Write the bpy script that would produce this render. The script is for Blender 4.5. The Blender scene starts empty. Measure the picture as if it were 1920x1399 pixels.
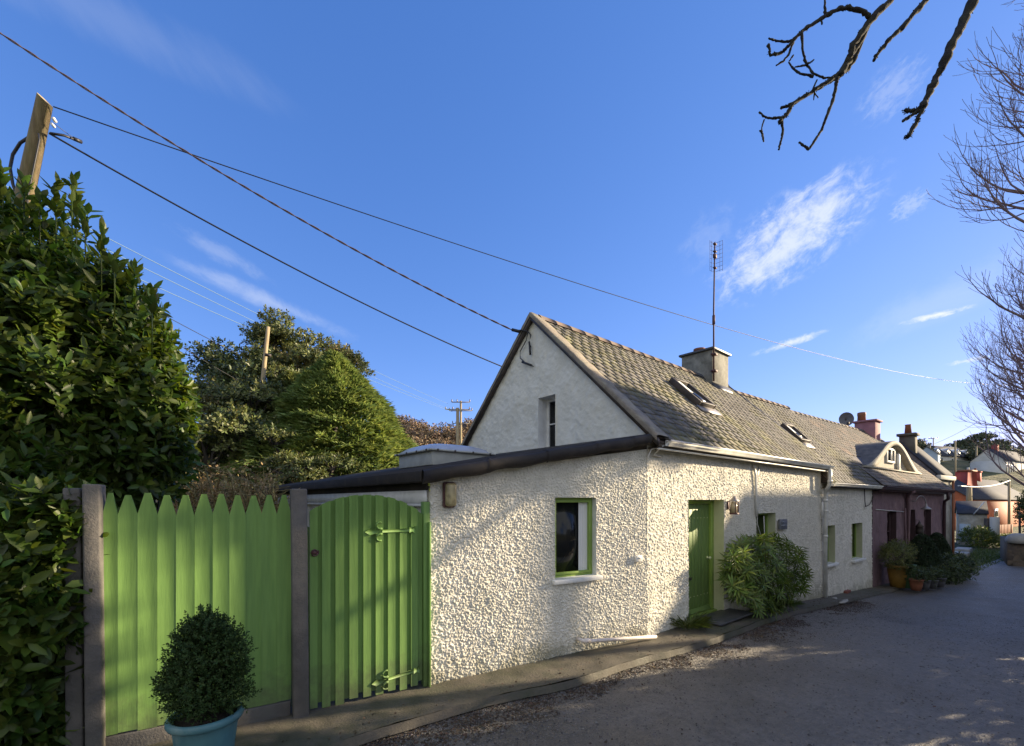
import bpy, math, random
import numpy as np
from mathutils import Vector, Matrix

random.seed(7)
RNG = np.random.default_rng(7)
SC = bpy.context.scene
COL = SC.collection
R = math.radians

# ------------------------------------------------------------------ camera
# eye at the origin; X runs along the house fronts, Y goes away from the lane behind the houses
FPX, HY = 842.0, 940.0
TH = math.atan2(1005, 842)
CC, SS = math.cos(TH), math.sin(TH)
cam_d = bpy.data.cameras.new('camera'); cam = bpy.data.objects.new('camera', cam_d); COL.objects.link(cam)
cam.location = (0, 0, 0); cam.rotation_euler = (R(90), 0, TH - R(90))
cam_d.sensor_width = 36; cam_d.lens = 36 * FPX / 1920; cam_d.shift_y = (HY - 699.5) / 1920
cam_d.clip_start = .05; cam_d.clip_end = 3000
SC.camera = cam

# ------------------------------------------------------------------ light
SUN_AZ, SUN_EL = R(-24), R(16.5)      # azimuth measured from +X towards +Y
SUNV = Vector((math.cos(SUN_EL) * math.cos(SUN_AZ), math.cos(SUN_EL) * math.sin(SUN_AZ), math.sin(SUN_EL)))
sd = bpy.data.lights.new('sun', 'SUN'); sd.energy = 5.0; sd.angle = R(.55); sd.color = (1, .81, .54)
sun = bpy.data.objects.new('sun', sd); COL.objects.link(sun)
sun.rotation_euler = SUNV.to_track_quat('Z', 'Y').to_euler()
SC.view_settings.view_transform = 'Standard'; SC.view_settings.look = 'None'
SC.view_settings.exposure = 1.36; SC.view_settings.gamma = 1

world = bpy.data.worlds.new('World'); SC.world = world; world.use_nodes = True
WN = world.node_tree; WN.nodes.clear()


def nd(nt, typ, ins=None, **kw):
    n = nt.nodes.new(typ)
    for k, v in kw.items(): setattr(n, k, v)
    if ins:
        for k, v in ins.items():
            s = n.inputs[k]
            if isinstance(v, bpy.types.NodeSocket): nt.links.new(v, s)
            else: s.default_value = v
    return n


def mth(nt, op, a, b=None, c=None, clamp=False):
    ins = {0: a}
    if b is not None: ins[1] = b
    if c is not None: ins[2] = c
    n = nd(nt, 'ShaderNodeMath', ins, operation=op); n.use_clamp = clamp
    return n.outputs[0]


def vdot(nt, a, b): return nd(nt, 'ShaderNodeVectorMath', {0: a, 1: b}, operation='DOT_PRODUCT').outputs['Value']


def mixc(nt, f, a, b):
    n = nd(nt, 'ShaderNodeMix', data_type='RGBA')
    for i, v in ((0, f), (6, a), (7, b)):
        if isinstance(v, bpy.types.NodeSocket): nt.links.new(v, n.inputs[i])
        else: n.inputs[i].default_value = v
    return n.outputs[2]


def ray(x, y):
    a = (x - 960) / FPX; b = (HY - y) / FPX
    return np.array((CC + SS * a, SS - CC * a, b))


sky = nd(WN, 'ShaderNodeTexSky', sky_type='NISHITA', sun_disc=False, sun_elevation=SUN_EL, sun_rotation=R(114),
         altitude=0, air_density=0.7, dust_density=0.1, ozone_density=6)
tc = nd(WN, 'ShaderNodeTexCoord')
dirv = nd(WN, 'ShaderNodeVectorMath', {0: tc.outputs['Generated']}, operation='NORMALIZE').outputs[0]
sep = nd(WN, 'ShaderNodeSeparateXYZ', {0: sky.outputs[0]})      # a camera-like response of the sky's own colour
skycol = nd(WN, 'ShaderNodeCombineXYZ', {0: mth(WN, 'MULTIPLY', sep.outputs[0], 1.28), 1: mth(WN, 'MULTIPLY', mth(WN, 'POWER', sep.outputs[1], .72), 1.13),
                                         2: mth(WN, 'MULTIPLY', mth(WN, 'POWER', sep.outputs[2], .56), 1.74)}).outputs[0]
# thin clouds: each is a patch of noise round one direction of the sky
CLOUDS = [  # px, py, half width px, half height px, tilt deg, strength, noise scale
    (1478, 450, 140, 88, 27, .68, 7.5), (1330, 450, 60, 60, 20, .10, 4),
    (520, 572, 170, 22, -17, .30, 2.6), (1672, 170, 42, 52, 60, .18, 6), (1705, 385, 26, 28, 50, .26, 7),
    (1752, 592, 46, 8, 4, .85, 5), (1480, 643, 62, 10, 12, .75, 5), (1815, 676, 28, 6, 6, .6, 6),
    (200, 30, 330, 50, 4, .08, 1.6), (420, 480, 90, 22, -20, .16, 3), (1800, 540, 150, 60, 30, .15, 2.2), (570, 770, 170, 60, -10, .14, 2.4),
]
for (cx, cy, hw, hh, tilt, st, ns) in CLOUDS:
    c = ray(cx, cy); k = np.linalg.norm(c); c = c / k
    right = np.array((SS, -CC, 0.0)); up = np.array((0, 0, 1.0))
    t = R(tilt)
    eu = right * math.cos(t) + up * math.sin(t); ev = -right * math.sin(t) + up * math.cos(t)
    eu -= c * eu.dot(c); ev -= c * ev.dot(c)
    wu, wv = hw / FPX / k, hh / FPX / k
    u = mth(WN, 'DIVIDE', vdot(WN, dirv, tuple(eu)), float(wu)); v = mth(WN, 'DIVIDE', vdot(WN, dirv, tuple(ev)), float(wv))
    uv = nd(WN, 'ShaderNodeCombineXYZ', {0: u, 1: v, 2: cx * .01}).outputs[0]
    s1 = nd(WN, 'ShaderNodeVectorMath', {0: uv, 1: (1, hh / hw * 1.1, 1)}, operation='MULTIPLY').outputs[0]
    no = nd(WN, 'ShaderNodeTexNoise', {'Vector': s1, 'Scale': ns * .55, 'Detail': 10, 'Roughness': .66, 'Distortion': .35}).outputs[0]
    r2 = mth(WN, 'ADD', mth(WN, 'MULTIPLY', u, u), mth(WN, 'MULTIPLY', v, v))
    fall = mth(WN, 'SUBTRACT', 1.0, mth(WN, 'SQRT', r2))
    m = mth(WN, 'ADD', mth(WN, 'MULTIPLY', fall, .85), mth(WN, 'MULTIPLY', mth(WN, 'SUBTRACT', no, .5), 2.3))
    m = nd(WN, 'ShaderNodeMapRange', {0: m, 1: .02, 2: .95, 3: 0, 4: st}, interpolation_type='SMOOTHSTEP').outputs[0]
    edge = nd(WN, 'ShaderNodeMapRange', {0: fall, 1: 0, 2: .35, 3: 0, 4: 1}, interpolation_type='SMOOTHSTEP').outputs[0]
    side = nd(WN, 'ShaderNodeMapRange', {0: vdot(WN, dirv, tuple(c)), 1: 0, 2: .3, 3: 0, 4: 1}).outputs[0]
    m = mth(WN, 'MULTIPLY', mth(WN, 'MULTIPLY', m, edge), side)
    skycol = mixc(WN, m, skycol, (3.6, 3.75, 4.0, 1))
# unseen bright broken cloud added behind the camera for neutral fill light
bn_ = nd(WN, 'ShaderNodeTexNoise', {'Vector': dirv, 'Scale': 2.2, 'Detail': 8, 'Roughness': .6}).outputs[0]
bm_ = nd(WN, 'ShaderNodeMapRange', {0: bn_, 1: .36, 2: .52, 3: 0, 4: 1}, interpolation_type='SMOOTHSTEP').outputs[0]
bs_ = nd(WN, 'ShaderNodeMapRange', {0: vdot(WN, dirv, (-CC, -SS, 0)), 1: .12, 2: .40, 3: 0, 4: 1}, interpolation_type='SMOOTHSTEP').outputs[0]
skycol = mixc(WN, mth(WN, 'MULTIPLY', bm_, bs_), skycol, (3.1, 3.2, 3.35, 1))
bg = nd(WN, 'ShaderNodeBackground', {0: skycol, 1: .11})
WN.links.new(bg.outputs[0], nd(WN, 'ShaderNodeOutputWorld').inputs[0])

# ------------------------------------------------------------------ helpers
OFF = {}


class MB:
    def __init__(s):
        s.V = []; s.n = 0; s.F = {}; s.mi = 0

    def add(s, verts, faces):
        verts = np.asarray(verts, float).reshape(-1, 3); o = s.n
        s.V.append(verts); s.n += len(verts)
        if isinstance(faces, np.ndarray):
            s.F.setdefault((faces.shape[1], s.mi), []).append(faces + o)
        else:
            for f in faces: s.F.setdefault((len(f), s.mi), []).append(np.array([f]) + o)
        return s

    def box(s, a, b, T=None):
        x0, y0, z0 = a; x1, y1, z1 = b
        v = [(x0, y0, z0), (x1, y0, z0), (x1, y1, z0), (x0, y1, z0), (x0, y0, z1), (x1, y0, z1), (x1, y1, z1), (x0, y1, z1)]
        return s.hexa(v, T)

    def hexa(s, v, T=None):
        if T: v = [T(*p) for p in v]
        return s.add(v, [(0, 3, 2, 1), (4, 5, 6, 7), (0, 1, 5, 4), (1, 2, 6, 5), (2, 3, 7, 6), (3, 0, 4, 7)])

    def poly(s, pts, T=None):
        if T: pts = [T(*p) for p in pts]
        return s.add(pts, [tuple(range(len(pts)))])

    def extrude(s, pts, vec, T=None, Tv=None):
        """closed prism: polygon pts (3d) pushed by vec"""
        p2 = [tuple(np.array(p) + np.array(vec)) for p in pts]
        if T: pts = [T(*p) for p in pts]; p2 = [T(*p) for p in p2]
        n = len(pts)
        f = [tuple(range(n)), tuple(range(2 * n - 1, n - 1, -1))] + [(i, (i + 1) % n, n + (i + 1) % n, n + i) for i in range(n)]
        return s.add(list(pts) + list(p2), f)

    def tube(s, pts, r, k=6, cap=True):
        P = np.asarray(pts, float); n = len(P)
        rr = np.full(n, r, float) if np.isscalar(r) else np.asarray(r, float)
        T = np.gradient(P, axis=0); T /= np.linalg.norm(T, axis=1)[:, None] + 1e-9
        ref = np.array((0, 0, 1.0)) if abs(T[:, 2]).mean() < .8 else np.array((1.0, .13, 0))
        A = np.cross(T, ref); A /= np.linalg.norm(A, axis=1)[:, None] + 1e-9
        B = np.cross(T, A)
        th = np.arange(k) * 2 * math.pi / k
        V = P[:, None, :] + rr[:, None, None] * (A[:, None, :] * np.cos(th)[None, :, None] + B[:, None, :] * np.sin(th)[None, :, None])
        i = np.arange(n - 1)[:, None] * k; j = np.arange(k)[None, :]; j2 = (j + 1) % k
        F = np.stack([i + j, i + j2, i + k + j2, i + k + j], -1).reshape(-1, 4)
        s.add(V.reshape(-1, 3), F)
        if cap and k > 3:
            o = s.n - n * k
            s.F.setdefault((k, s.mi), []).append(np.array([list(range(o + k - 1, o - 1, -1))]))
            s.F.setdefault((k, s.mi), []).append(np.array([list(range(o + (n - 1) * k, o + n * k))]))
        return s

    def lathe(s, c, prof, k=24, T=None):
        """prof list of (r,z) about vertical axis at c"""
        V = []
        for r, z in prof:
            for j in range(k):
                a = 2 * math.pi * j / k; V.append((c[0] + r * math.cos(a), c[1] + r * math.sin(a), c[2] + z))
        n = len(prof)
        F = [(i * k + j, i * k + (j + 1) % k, (i + 1) * k + (j + 1) % k, (i + 1) * k + j) for i in range(n - 1) for j in range(k)]
        F.append(tuple(range(k - 1, -1, -1))); F.append(tuple(range((n - 1) * k, n * k)))
        if T: V = [T(*p) for p in V]
        return s.add(V, F)

    def mesh(s, name, off):
        me = bpy.data.meshes.new(name)
        V = np.concatenate(s.V) - np.array(off)
        lv = []; ls = []; mi = []; pos = 0
        for (k, m), arrs in s.F.items():
            a = np.concatenate(arrs); lv.append(a.ravel()); ls.append(pos + np.arange(len(a)) * k); pos += a.size
            mi.append(np.full(len(a), m))
        lv = np.concatenate(lv).astype(np.int32); ls = np.concatenate(ls).astype(np.int32); mi = np.concatenate(mi).astype(np.int32)
        me.vertices.add(len(V)); me.vertices.foreach_set('co', V.astype(np.float32).ravel())
        me.loops.add(len(lv)); me.loops.foreach_set('vertex_index', lv)
        me.polygons.add(len(ls)); me.polygons.foreach_set('loop_start', ls)
        me.update(calc_edges=True)
        me.polygons.foreach_set('material_index', mi)
        me.validate()
        return me


def build(name, mb, mats, parent=None, smooth=False, bevel=0, label=None):
    off = OFF.get(parent.name, (0, 0, 0)) if parent else (0, 0, 0)
    loc = (0, 0, 0)
    if not parent:     # a mesh of its own: origin at its base
        allv = np.concatenate(mb.V); mn = allv.min(0); mx = allv.max(0)
        loc = ((mn[0] + mx[0]) / 2, (mn[1] + mx[1]) / 2, mn[2]); off = loc
    me = mb.mesh(name, off)
    o = bpy.data.objects.new(name, me); COL.objects.link(o); o.location = loc
    for m in (mats if isinstance(mats, (list, tuple)) else [mats]): me.materials.append(m)
    if smooth: me.polygons.foreach_set('use_smooth', np.ones(len(me.polygons), bool))
    if parent: o.parent = parent
    OFF[o.name] = tuple(off)
    if bevel:
        b = o.modifiers.new('bevel', 'BEVEL'); b.width = bevel; b.segments = 2; b.limit_method = 'ANGLE'; b.angle_limit = R(35)
    if label: o['label'] = label
    return o


def thing(name, label, cat, loc=(0, 0, 0), group=None):
    o = bpy.data.objects.new(name, None); COL.objects.link(o); o.location = loc; o.empty_display_size = .1
    o['label'] = label; o['category'] = cat
    if group: o['group'] = group
    OFF[o.name] = tuple(loc)
    return o


def tag(o, label, cat, group=None):
    o['label'] = label; o['category'] = cat
    if group: o['group'] = group
    return o


def struct(o): o['kind'] = 'structure'; return o
def stuff(o, label, cat): o['kind'] = 'stuff'; o['label'] = label; o['category'] = cat; return o


class Frame:
    """local x along a wall, y into the building, z up"""
    def __init__(s, o, ang, flip=False):
        s.o = np.array(o, float); a = R(ang)
        s.X = np.array((math.cos(a), math.sin(a))); s.Y = np.array((-math.sin(a), math.cos(a)))
        if flip: s.Y = -s.Y

    def __call__(s, x, y, z): p = s.o + s.X * x + s.Y * y; return (float(p[0]), float(p[1]), float(z))

    def arr(s, x, y, z):
        return np.stack([s.o[0] + s.X[0] * x + s.Y[0] * y, s.o[1] + s.X[1] * x + s.Y[1] * y, z], -1)

    def hit(s, px, py=None, y=0.0):
        """where the sight line of a photo point meets this wall's plane (local x, z)"""
        r = ray(px, HY if py is None else py); o = s.o + s.Y * y
        t = (o @ s.Y) / (r[:2] @ s.Y); q = r * t
        return float((q[:2] - s.o) @ s.X), float(q[2])

    def hit_plane(s, px, py, y0, z0, y1, z1):
        """meets a roof plane that passes through (y0,z0) and (y1,z1): local x, y, z"""
        m = (z1 - z0) / (y1 - y0); r = ray(px, py)
        # z = z0 + m (Y - y0), Y = (p-o).Y
        t = (z0 - m * (s.o @ s.Y) - m * y0) / (r[2] - m * (r[:2] @ s.Y)); q = r * t
        return float((q[:2] - s.o) @ s.X), float((q[:2] - s.o) @ s.Y), float(q[2])


def at(px, py, z): return tuple(ray(px, py) * z)
def at_w(px, py, w): r = ray(px, py); return tuple(r * (w / r[2]))


_tab = RNG.random((256, 256))


def vn(x, y, seed=0):
    """smooth value noise 0..1"""
    x = x + seed * 17.3; y = y + seed * 31.7
    xi = np.floor(x).astype(int); yi = np.floor(y).astype(int); fx = x - xi; fy = y - yi
    fx = fx * fx * (3 - 2 * fx); fy = fy * fy * (3 - 2 * fy)
    g = lambda a, b: _tab[a % 256, b % 256]
    return (g(xi, yi) * (1 - fx) + g(xi + 1, yi) * fx) * (1 - fy) + (g(xi, yi + 1) * (1 - fx) + g(xi + 1, yi + 1) * fx) * fy


def fbm(x, y, o=4, seed=0):
    a = 0; w = .5; t = 0
    for i in range(o): a = a + w * vn(x * 2 ** i, y * 2 ** i, seed + i); t += w; w *= .5
    return a / t


def ip(x, xs, ys): return np.interp(x, xs, ys)


PU = [-30, 6, 8, 13.5, 18, 28, 40, 60]; PZ = [-1.97, -1.97, -2.03, -2.47, -2.72, -3.0, -3.15, -3.1]


def pav(u): return float(np.interp(u, PU, PZ))


# ------------------------------------------------------------------ materials
def mat(name, col, rough=.7, col2=None, scale=4, contrast=(.38, .62), bump=0, bscale=40, bdist=.01, metal=0, spec=.5,
        island=0, trans=0, stretch=(1, 1, 1), detail=6, col3=None, scale3=1.2, c3=(.5, .7), rough2=None, coat=0, base=None):
    m = bpy.data.materials.new(name); m.use_nodes = True; nt = m.node_tree; nt.nodes.clear()
    tc = nd(nt, 'ShaderNodeTexCoord'); co = tc.outputs['Object']
    mp = nd(nt, 'ShaderNodeMapping', {0: co, 3: stretch}).outputs[0]
    c = (*col, 1)
    no = nd(nt, 'ShaderNodeTexNoise', {'Vector': mp, 'Scale': scale, 'Detail': detail, 'Roughness': .6})
    f = nd(nt, 'ShaderNodeMapRange', {0: no.outputs[0], 1: contrast[0], 2: contrast[1]}).outputs[0]
    if col2: c = mixc(nt, f, c, (*col2, 1))
    if col3:
        n3 = nd(nt, 'ShaderNodeTexNoise', {'Vector': mp, 'Scale': scale3, 'Detail': 8, 'Roughness': .7})
        f3 = nd(nt, 'ShaderNodeMapRange', {0: n3.outputs[0], 1: c3[0], 2: c3[1]}).outputs[0]
        c = mixc(nt, f3, c, (*col3, 1))
    if base:    # splashed dirt creeping up from the ground
        bz = nd(nt, 'ShaderNodeSeparateXYZ', {0: co}).outputs[2]
        bn2 = nd(nt, 'ShaderNodeTexNoise', {'Vector': co, 'Scale': 5, 'Detail': 8, 'Roughness': .7}).outputs[0]
        bf = nd(nt, 'ShaderNodeMapRange', {0: mth(nt, 'ADD', bz, mth(nt, 'MULTIPLY', mth(nt, 'SUBTRACT', bn2, .5), 1.1)), 1: base[0], 2: base[1], 3: .75, 4: 0}).outputs[0]
        c = mixc(nt, bf, c, (*base[2], 1))
    if island:
        ge = nd(nt, 'ShaderNodeNewGeometry')
        v = nd(nt, 'ShaderNodeMapRange', {0: ge.outputs['Random Per Island'], 3: 1 - island, 4: 1 + island}).outputs[0]
        hh = nd(nt, 'ShaderNodeMapRange', {0: mth(nt, 'FRACT', mth(nt, 'MULTIPLY', ge.outputs['Random Per Island'], 7.31)), 3: .5 - island * .06, 4: .5 + island * .06}).outputs[0]
        if not isinstance(c, bpy.types.NodeSocket):
            rgb = nd(nt, 'ShaderNodeRGB'); rgb.outputs[0].default_value = c; c = rgb.outputs[0]
        c = nd(nt, 'ShaderNodeHueSaturation', {'Hue': hh, 'Value': v, 'Color': c}).outputs[0]
    b = nd(nt, 'ShaderNodeBsdfPrincipled', {'Roughness': rough, 'Metallic': metal, 'Base Color': c, 'Specular IOR Level': spec, 'Coat Weight': coat})
    if rough2 is not None:
        rr = nd(nt, 'ShaderNodeMapRange', {0: f, 3: rough, 4: rough2}).outputs[0]; nt.links.new(rr, b.inputs['Roughness'])
    if bump:
        bn = nd(nt, 'ShaderNodeTexNoise', {'Vector': mp, 'Scale': bscale, 'Detail': 5, 'Roughness': .6})
        bp = nd(nt, 'ShaderNodeBump', {'Strength': bump, 'Distance': bdist, 'Height': bn.outputs[0]})
        nt.links.new(bp.outputs[0], b.inputs['Normal'])
    out = nd(nt, 'ShaderNodeOutputMaterial'); sh = b.outputs[0]
    if trans:
        tr = nd(nt, 'ShaderNodeBsdfTranslucent')
        if isinstance(c, bpy.types.NodeSocket): nt.links.new(nd(nt, 'ShaderNodeHueSaturation', {'Hue': .485, 'Saturation': 1.1, 'Value': 1.5, 'Color': c}).outputs[0], tr.inputs[0])
        else: tr.inputs[0].default_value = c
        ms = nd(nt, 'ShaderNodeMixShader', {0: trans, 1: sh, 2: tr.outputs[0]}); sh = ms.outputs[0]
    nt.links.new(sh, out.inputs[0])
    return m


M = {}
M['rough'] = mat('roughcast', (.72, .69, .61), .9, (.61, .585, .51), 7, bump=.5, bscale=90, bdist=.005, col3=(.44, .44, .37), scale3=.9, c3=(.56, .8), stretch=(1, 1, .6), base=(.0, .30, (.25, .24, .17)))
M['roughA'], M['roughB'] = [mat('roughcast', (.72, .69, .61), .9, (.61, .585, .51), 7, bump=.5, bscale=90, bdist=.005, col3=(.44, .44, .37), scale3=.9, c3=(.56, .8), stretch=(1, 1, .6), base=(q_, q_ + .3, (.25, .24, .17))) for q_ in (-.35, -.72)]
M['plaster'] = mat('gable plaster', (.76, .74, .64), .85, (.68, .66, .56), 3, bump=.8, bscale=22, bdist=.012, col3=(.36, .40, .36), scale3=1.3, c3=(.6, .9))
M['green'] = mat('green paint', (.16, .30, .070), .62, (.125, .245, .056), 5, bump=.35, bscale=22, bdist=.003, stretch=(5, 5, .4), col3=(.085, .15, .055), scale3=3.0, c3=(.60, .85), island=.08, base=(.05, .45, (.07, .085, .04)))
M['green2'] = mat('window green paint', (.235, .35, .07), .45, (.20, .31, .065), 6)
M['doorgreen'] = mat('door green paint', (.145, .235, .062), .5, (.125, .205, .055), 6, bump=.1, bscale=20, bdist=.002, stretch=(6, 6, .3))
M['palegreen'] = mat('pale green reveal paint', (.50, .52, .33), .7, (.45, .47, .30), 5, bump=.2, bscale=40)
M['white'] = mat('white paint', (.78, .78, .76), .5, (.68, .68, .66), 9)
M['gutter'] = mat('white gutter plastic', (.72, .72, .70), .35, (.5, .5, .47), 5, contrast=(.45, .75))
M['dark'] = mat('dark weathered board and shadow gap', (.035, .030, .028), .6, (.08, .06, .05), 6, bump=.3, bscale=30)
M['felt'] = mat('roof felt', (.018, .014, .012), .75, (.045, .034, .026), 4, contrast=(.5, .7), bump=.3, bscale=25)
M['glass'] = mat('dark window glass', (.010, .011, .012), .14, spec=.35)
M['slate'] = mat('weathered concrete tile', (.130, .121, .108), .92, (.088, .083, .076), 9, bump=.5, bscale=60, bdist=.006, island=.30, col3=(.14, .13, .06), scale3=.9, c3=(.48, .66))
M['slate2'] = mat('brown slate', (.118, .108, .102), .9, (.085, .079, .076), 10, bump=.3, bscale=40, island=.30, col3=(.24, .17, .13), scale3=1.6)
M['slate3'] = mat('bare slate', (.05, .055, .07), .5, (.08, .08, .09), 4, bump=.2, bscale=30, island=.15)
M['moss'] = mat('moss', (.10, .095, .022), .95, (.045, .05, .015), 9, bump=.6, bscale=80)
M['cement'] = mat('cement verge', (.26, .22, .17), .9, (.17, .145, .11), 5, bump=.8, bscale=25, bdist=.015, col3=(.30, .28, .20), scale3=4)
M['terra'] = mat('terracotta ridge', (.17, .115, .085), .9, (.12, .10, .085), 8, bump=.4, bscale=30, island=.08)
M['chim'] = mat('chimney render', (.27, .265, .23), .9, (.16, .155, .135), 3.5, bump=.6, bscale=25, col3=(.10, .10, .085), scale3=2, c3=(.5, .7))
M['chimdark'] = mat('dark chimney render', (.13, .12, .10), .9, (.09, .085, .07), 3)
M['concrete'] = mat('old concrete', (.135, .125, .115), .9, (.09, .085, .08), 5, bump=.6, bscale=50, col3=(.10, .10, .09), scale3=3)
M['pave'] = mat('damp pavement concrete', (.115, .10, .078), .85, (.075, .068, .052), 3.5, bump=.7, bscale=45, bdist=.01, col3=(.05, .058, .032), scale3=1.1, c3=(.45, .68), rough2=.6)
M['pink'] = mat('mauve render', (.19, .118, .130), .9, (.15, .094, .105), 3, bump=.9, bscale=14, bdist=.02, col3=(.30, .20, .20), scale3=2.2, c3=(.55, .8))
M['pinkdark'] = mat('dark mauve paint', (.065, .032, .038), .6, (.05, .026, .03), 5)
M['wood'] = mat('telegraph pole wood', (.42, .33, .20), .85, (.26, .20, .12), 3, bump=.5, bscale=20, stretch=(6, 6, .4), col3=(.24, .23, .10), scale3=2)
M['wire'] = mat('black cable', (.018, .018, .022), .5)
M['wirepale'] = mat('bare metal line', (.16, .25, .34), .7, spec=.2)
M['copper'] = mat('twisted service cable', (.09, .055, .045), .5, (.16, .10, .07), 30)
M['metal'] = mat('galvanised metal', (.30, .28, .28), .5, metal=.6)
M['rust'] = mat('rusty antenna metal', (.12, .05, .05), .7, (.06, .03, .035), 20)
M['pot'] = mat('turquoise plastic pot', (.075, .195, .215), .45, (.06, .155, .175), 5, bump=.05, bscale=20, col3=(.16, .25, .24), scale3=4)
M['soil'] = mat('dark soil', (.03, .022, .016), .95, bump=1, bscale=60)
M['laurel'] = mat('laurel leaf', (.082, .125, .020), .42, (.045, .082, .014), 2, island=.5, trans=.38, spec=.35)
M['box'] = mat('box leaf', (.036, .066, .018), .6, island=.4, trans=.15, spec=.2)
M['cypress'] = mat('golden cypress foliage', (.27, .34, .10), .75, (.14, .20, .06), 1.2, island=.35, trans=.25)
M['everg'] = mat('olive evergreen leaf', (.15, .165, .045), .55, (.065, .09, .026), .8, island=.5, trans=.2, col3=(.17, .12, .035), scale3=.7, c3=(.56, .66))
M['everd'] = mat('dark evergreen leaf', (.045, .070, .022), .5, (.07, .095, .028), .8, island=.5, trans=.18)
M['rusty'] = mat('bronze conifer foliage', (.13, .135, .035), .7, (.20, .12, .035), 1.5, island=.4, trans=.2)
M['echium'] = mat('narrow bright leaf', (.16, .225, .045), .45, (.095, .15, .03), 3, island=.45, trans=.3)
M['grass'] = mat('grass blade', (.085, .12, .025), .6, island=.4, trans=.25)
M['topi'] = mat('clipped dark conifer', (.020, .040, .014), .7, island=.4, trans=.08)
M['bark'] = mat('grey bark', (.085, .07, .06), .9, (.05, .045, .04), 8, bump=.8, bscale=30, stretch=(2, 2, .5))
M['twig'] = mat('bare twig', (.23, .17, .18), .9, (.15, .11, .12), 4)
M['darkbark'] = mat('dark lichened bark', (.012, .009, .011), .95, (.03, .03, .018), 14, bump=.9, bscale=60)
M['drytwig'] = mat('dry bramble stems', (.42, .29, .12), .85, (.15, .13, .05), 6, island=.4)
M['dryleaf'] = mat('dead leaf', (.085, .055, .032), .85, (.045, .03, .02), 6, island=.5)
M['grit'] = mat('wet grit', (.15, .135, .12), .75, island=.7)
M['yellowpot'] = mat('ochre glazed pot', (.34, .19, .035), .5, (.22, .13, .03), 3, bump=.1, bscale=10)
M['terrapot'] = mat('terracotta pot', (.28, .10, .05), .75, (.2, .08, .04), 5)
M['greypot'] = mat('grey pot', (.10, .10, .11), .6)
M['greenpot'] = mat('green metal planter', (.05, .11, .04), .5)
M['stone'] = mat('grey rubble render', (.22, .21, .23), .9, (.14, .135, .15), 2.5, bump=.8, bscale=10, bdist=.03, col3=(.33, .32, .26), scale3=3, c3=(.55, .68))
M['stonelit'] = mat('pale rubble wall and sunlit house front', (.42, .39, .31), .9, (.28, .26, .20), 3, bump=.9, bscale=8, bdist=.04)  # also the grey house front, with sunlight put into the colour
M['orange'] = mat('orange render', (.46, .13, .05), .8, (.38, .11, .045), 2)
M['redren'] = mat('red render', (.40, .075, .055), .8, (.32, .06, .05), 2)
M['blueslate'] = mat('blue slate roof', (.045, .050, .068), .85, (.065, .07, .085), 2, bump=.3, bscale=3, bdist=.05, spec=.15)
M['cream'] = mat('cream render', (.62, .60, .52), .85, (.55, .53, .46), 1)
M['bluegrey'] = mat('pale blue render', (.38, .46, .50), .85, (.33, .40, .45), 1)
M['brownfence'] = mat('brown boarded fence', (.30, .13, .075), .8, (.22, .09, .05), 2, stretch=(8, 8, .5))
M['rock'] = mat('pale boulder', (.42, .40, .36), .9, (.3, .29, .26), 3, bump=.8, bscale=8)
M['hill'] = mat('hillside scrub', (.085, .10, .035), .95, (.17, .15, .07), .12, bump=1, bscale=.6, bdist=.8, col3=(.035, .05, .02), scale3=.09, c3=(.45, .6))
M['hilltree'] = mat('far tree leaf', (.075, .09, .04), .8, (.10, .11, .05), .3, island=.4)
M['scrub'] = mat('brown winter scrub', (.30, .21, .13), .9, (.12, .09, .05), .4, island=.4)
M['lamp'] = mat('bulkhead diffuser', (.42, .36, .20), .4, (.20, .17, .09), 12)
M['lampglass'] = mat('lantern glass', (.45, .38, .28), .15)
M['sign'] = mat('slate plaque', (.11, .12, .14), .55, (.15, .16, .18), 12)
M['letter'] = mat('plaque lettering', (.42, .42, .42), .6)
M['curtain'] = mat('white curtain', (.7, .7, .68), .8)
M['brick'] = mat('loose brick', (.20, .07, .05), .85)
M['pipe'] = mat('white plastic pipe', (.75, .68, .64), .4, (.6, .53, .5), 8)
M['doorknob'] = mat('door furniture', (.55, .60, .35), .3)
M['shade'] = mat('house opposite render', (.5, .48, .44), .85)


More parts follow.
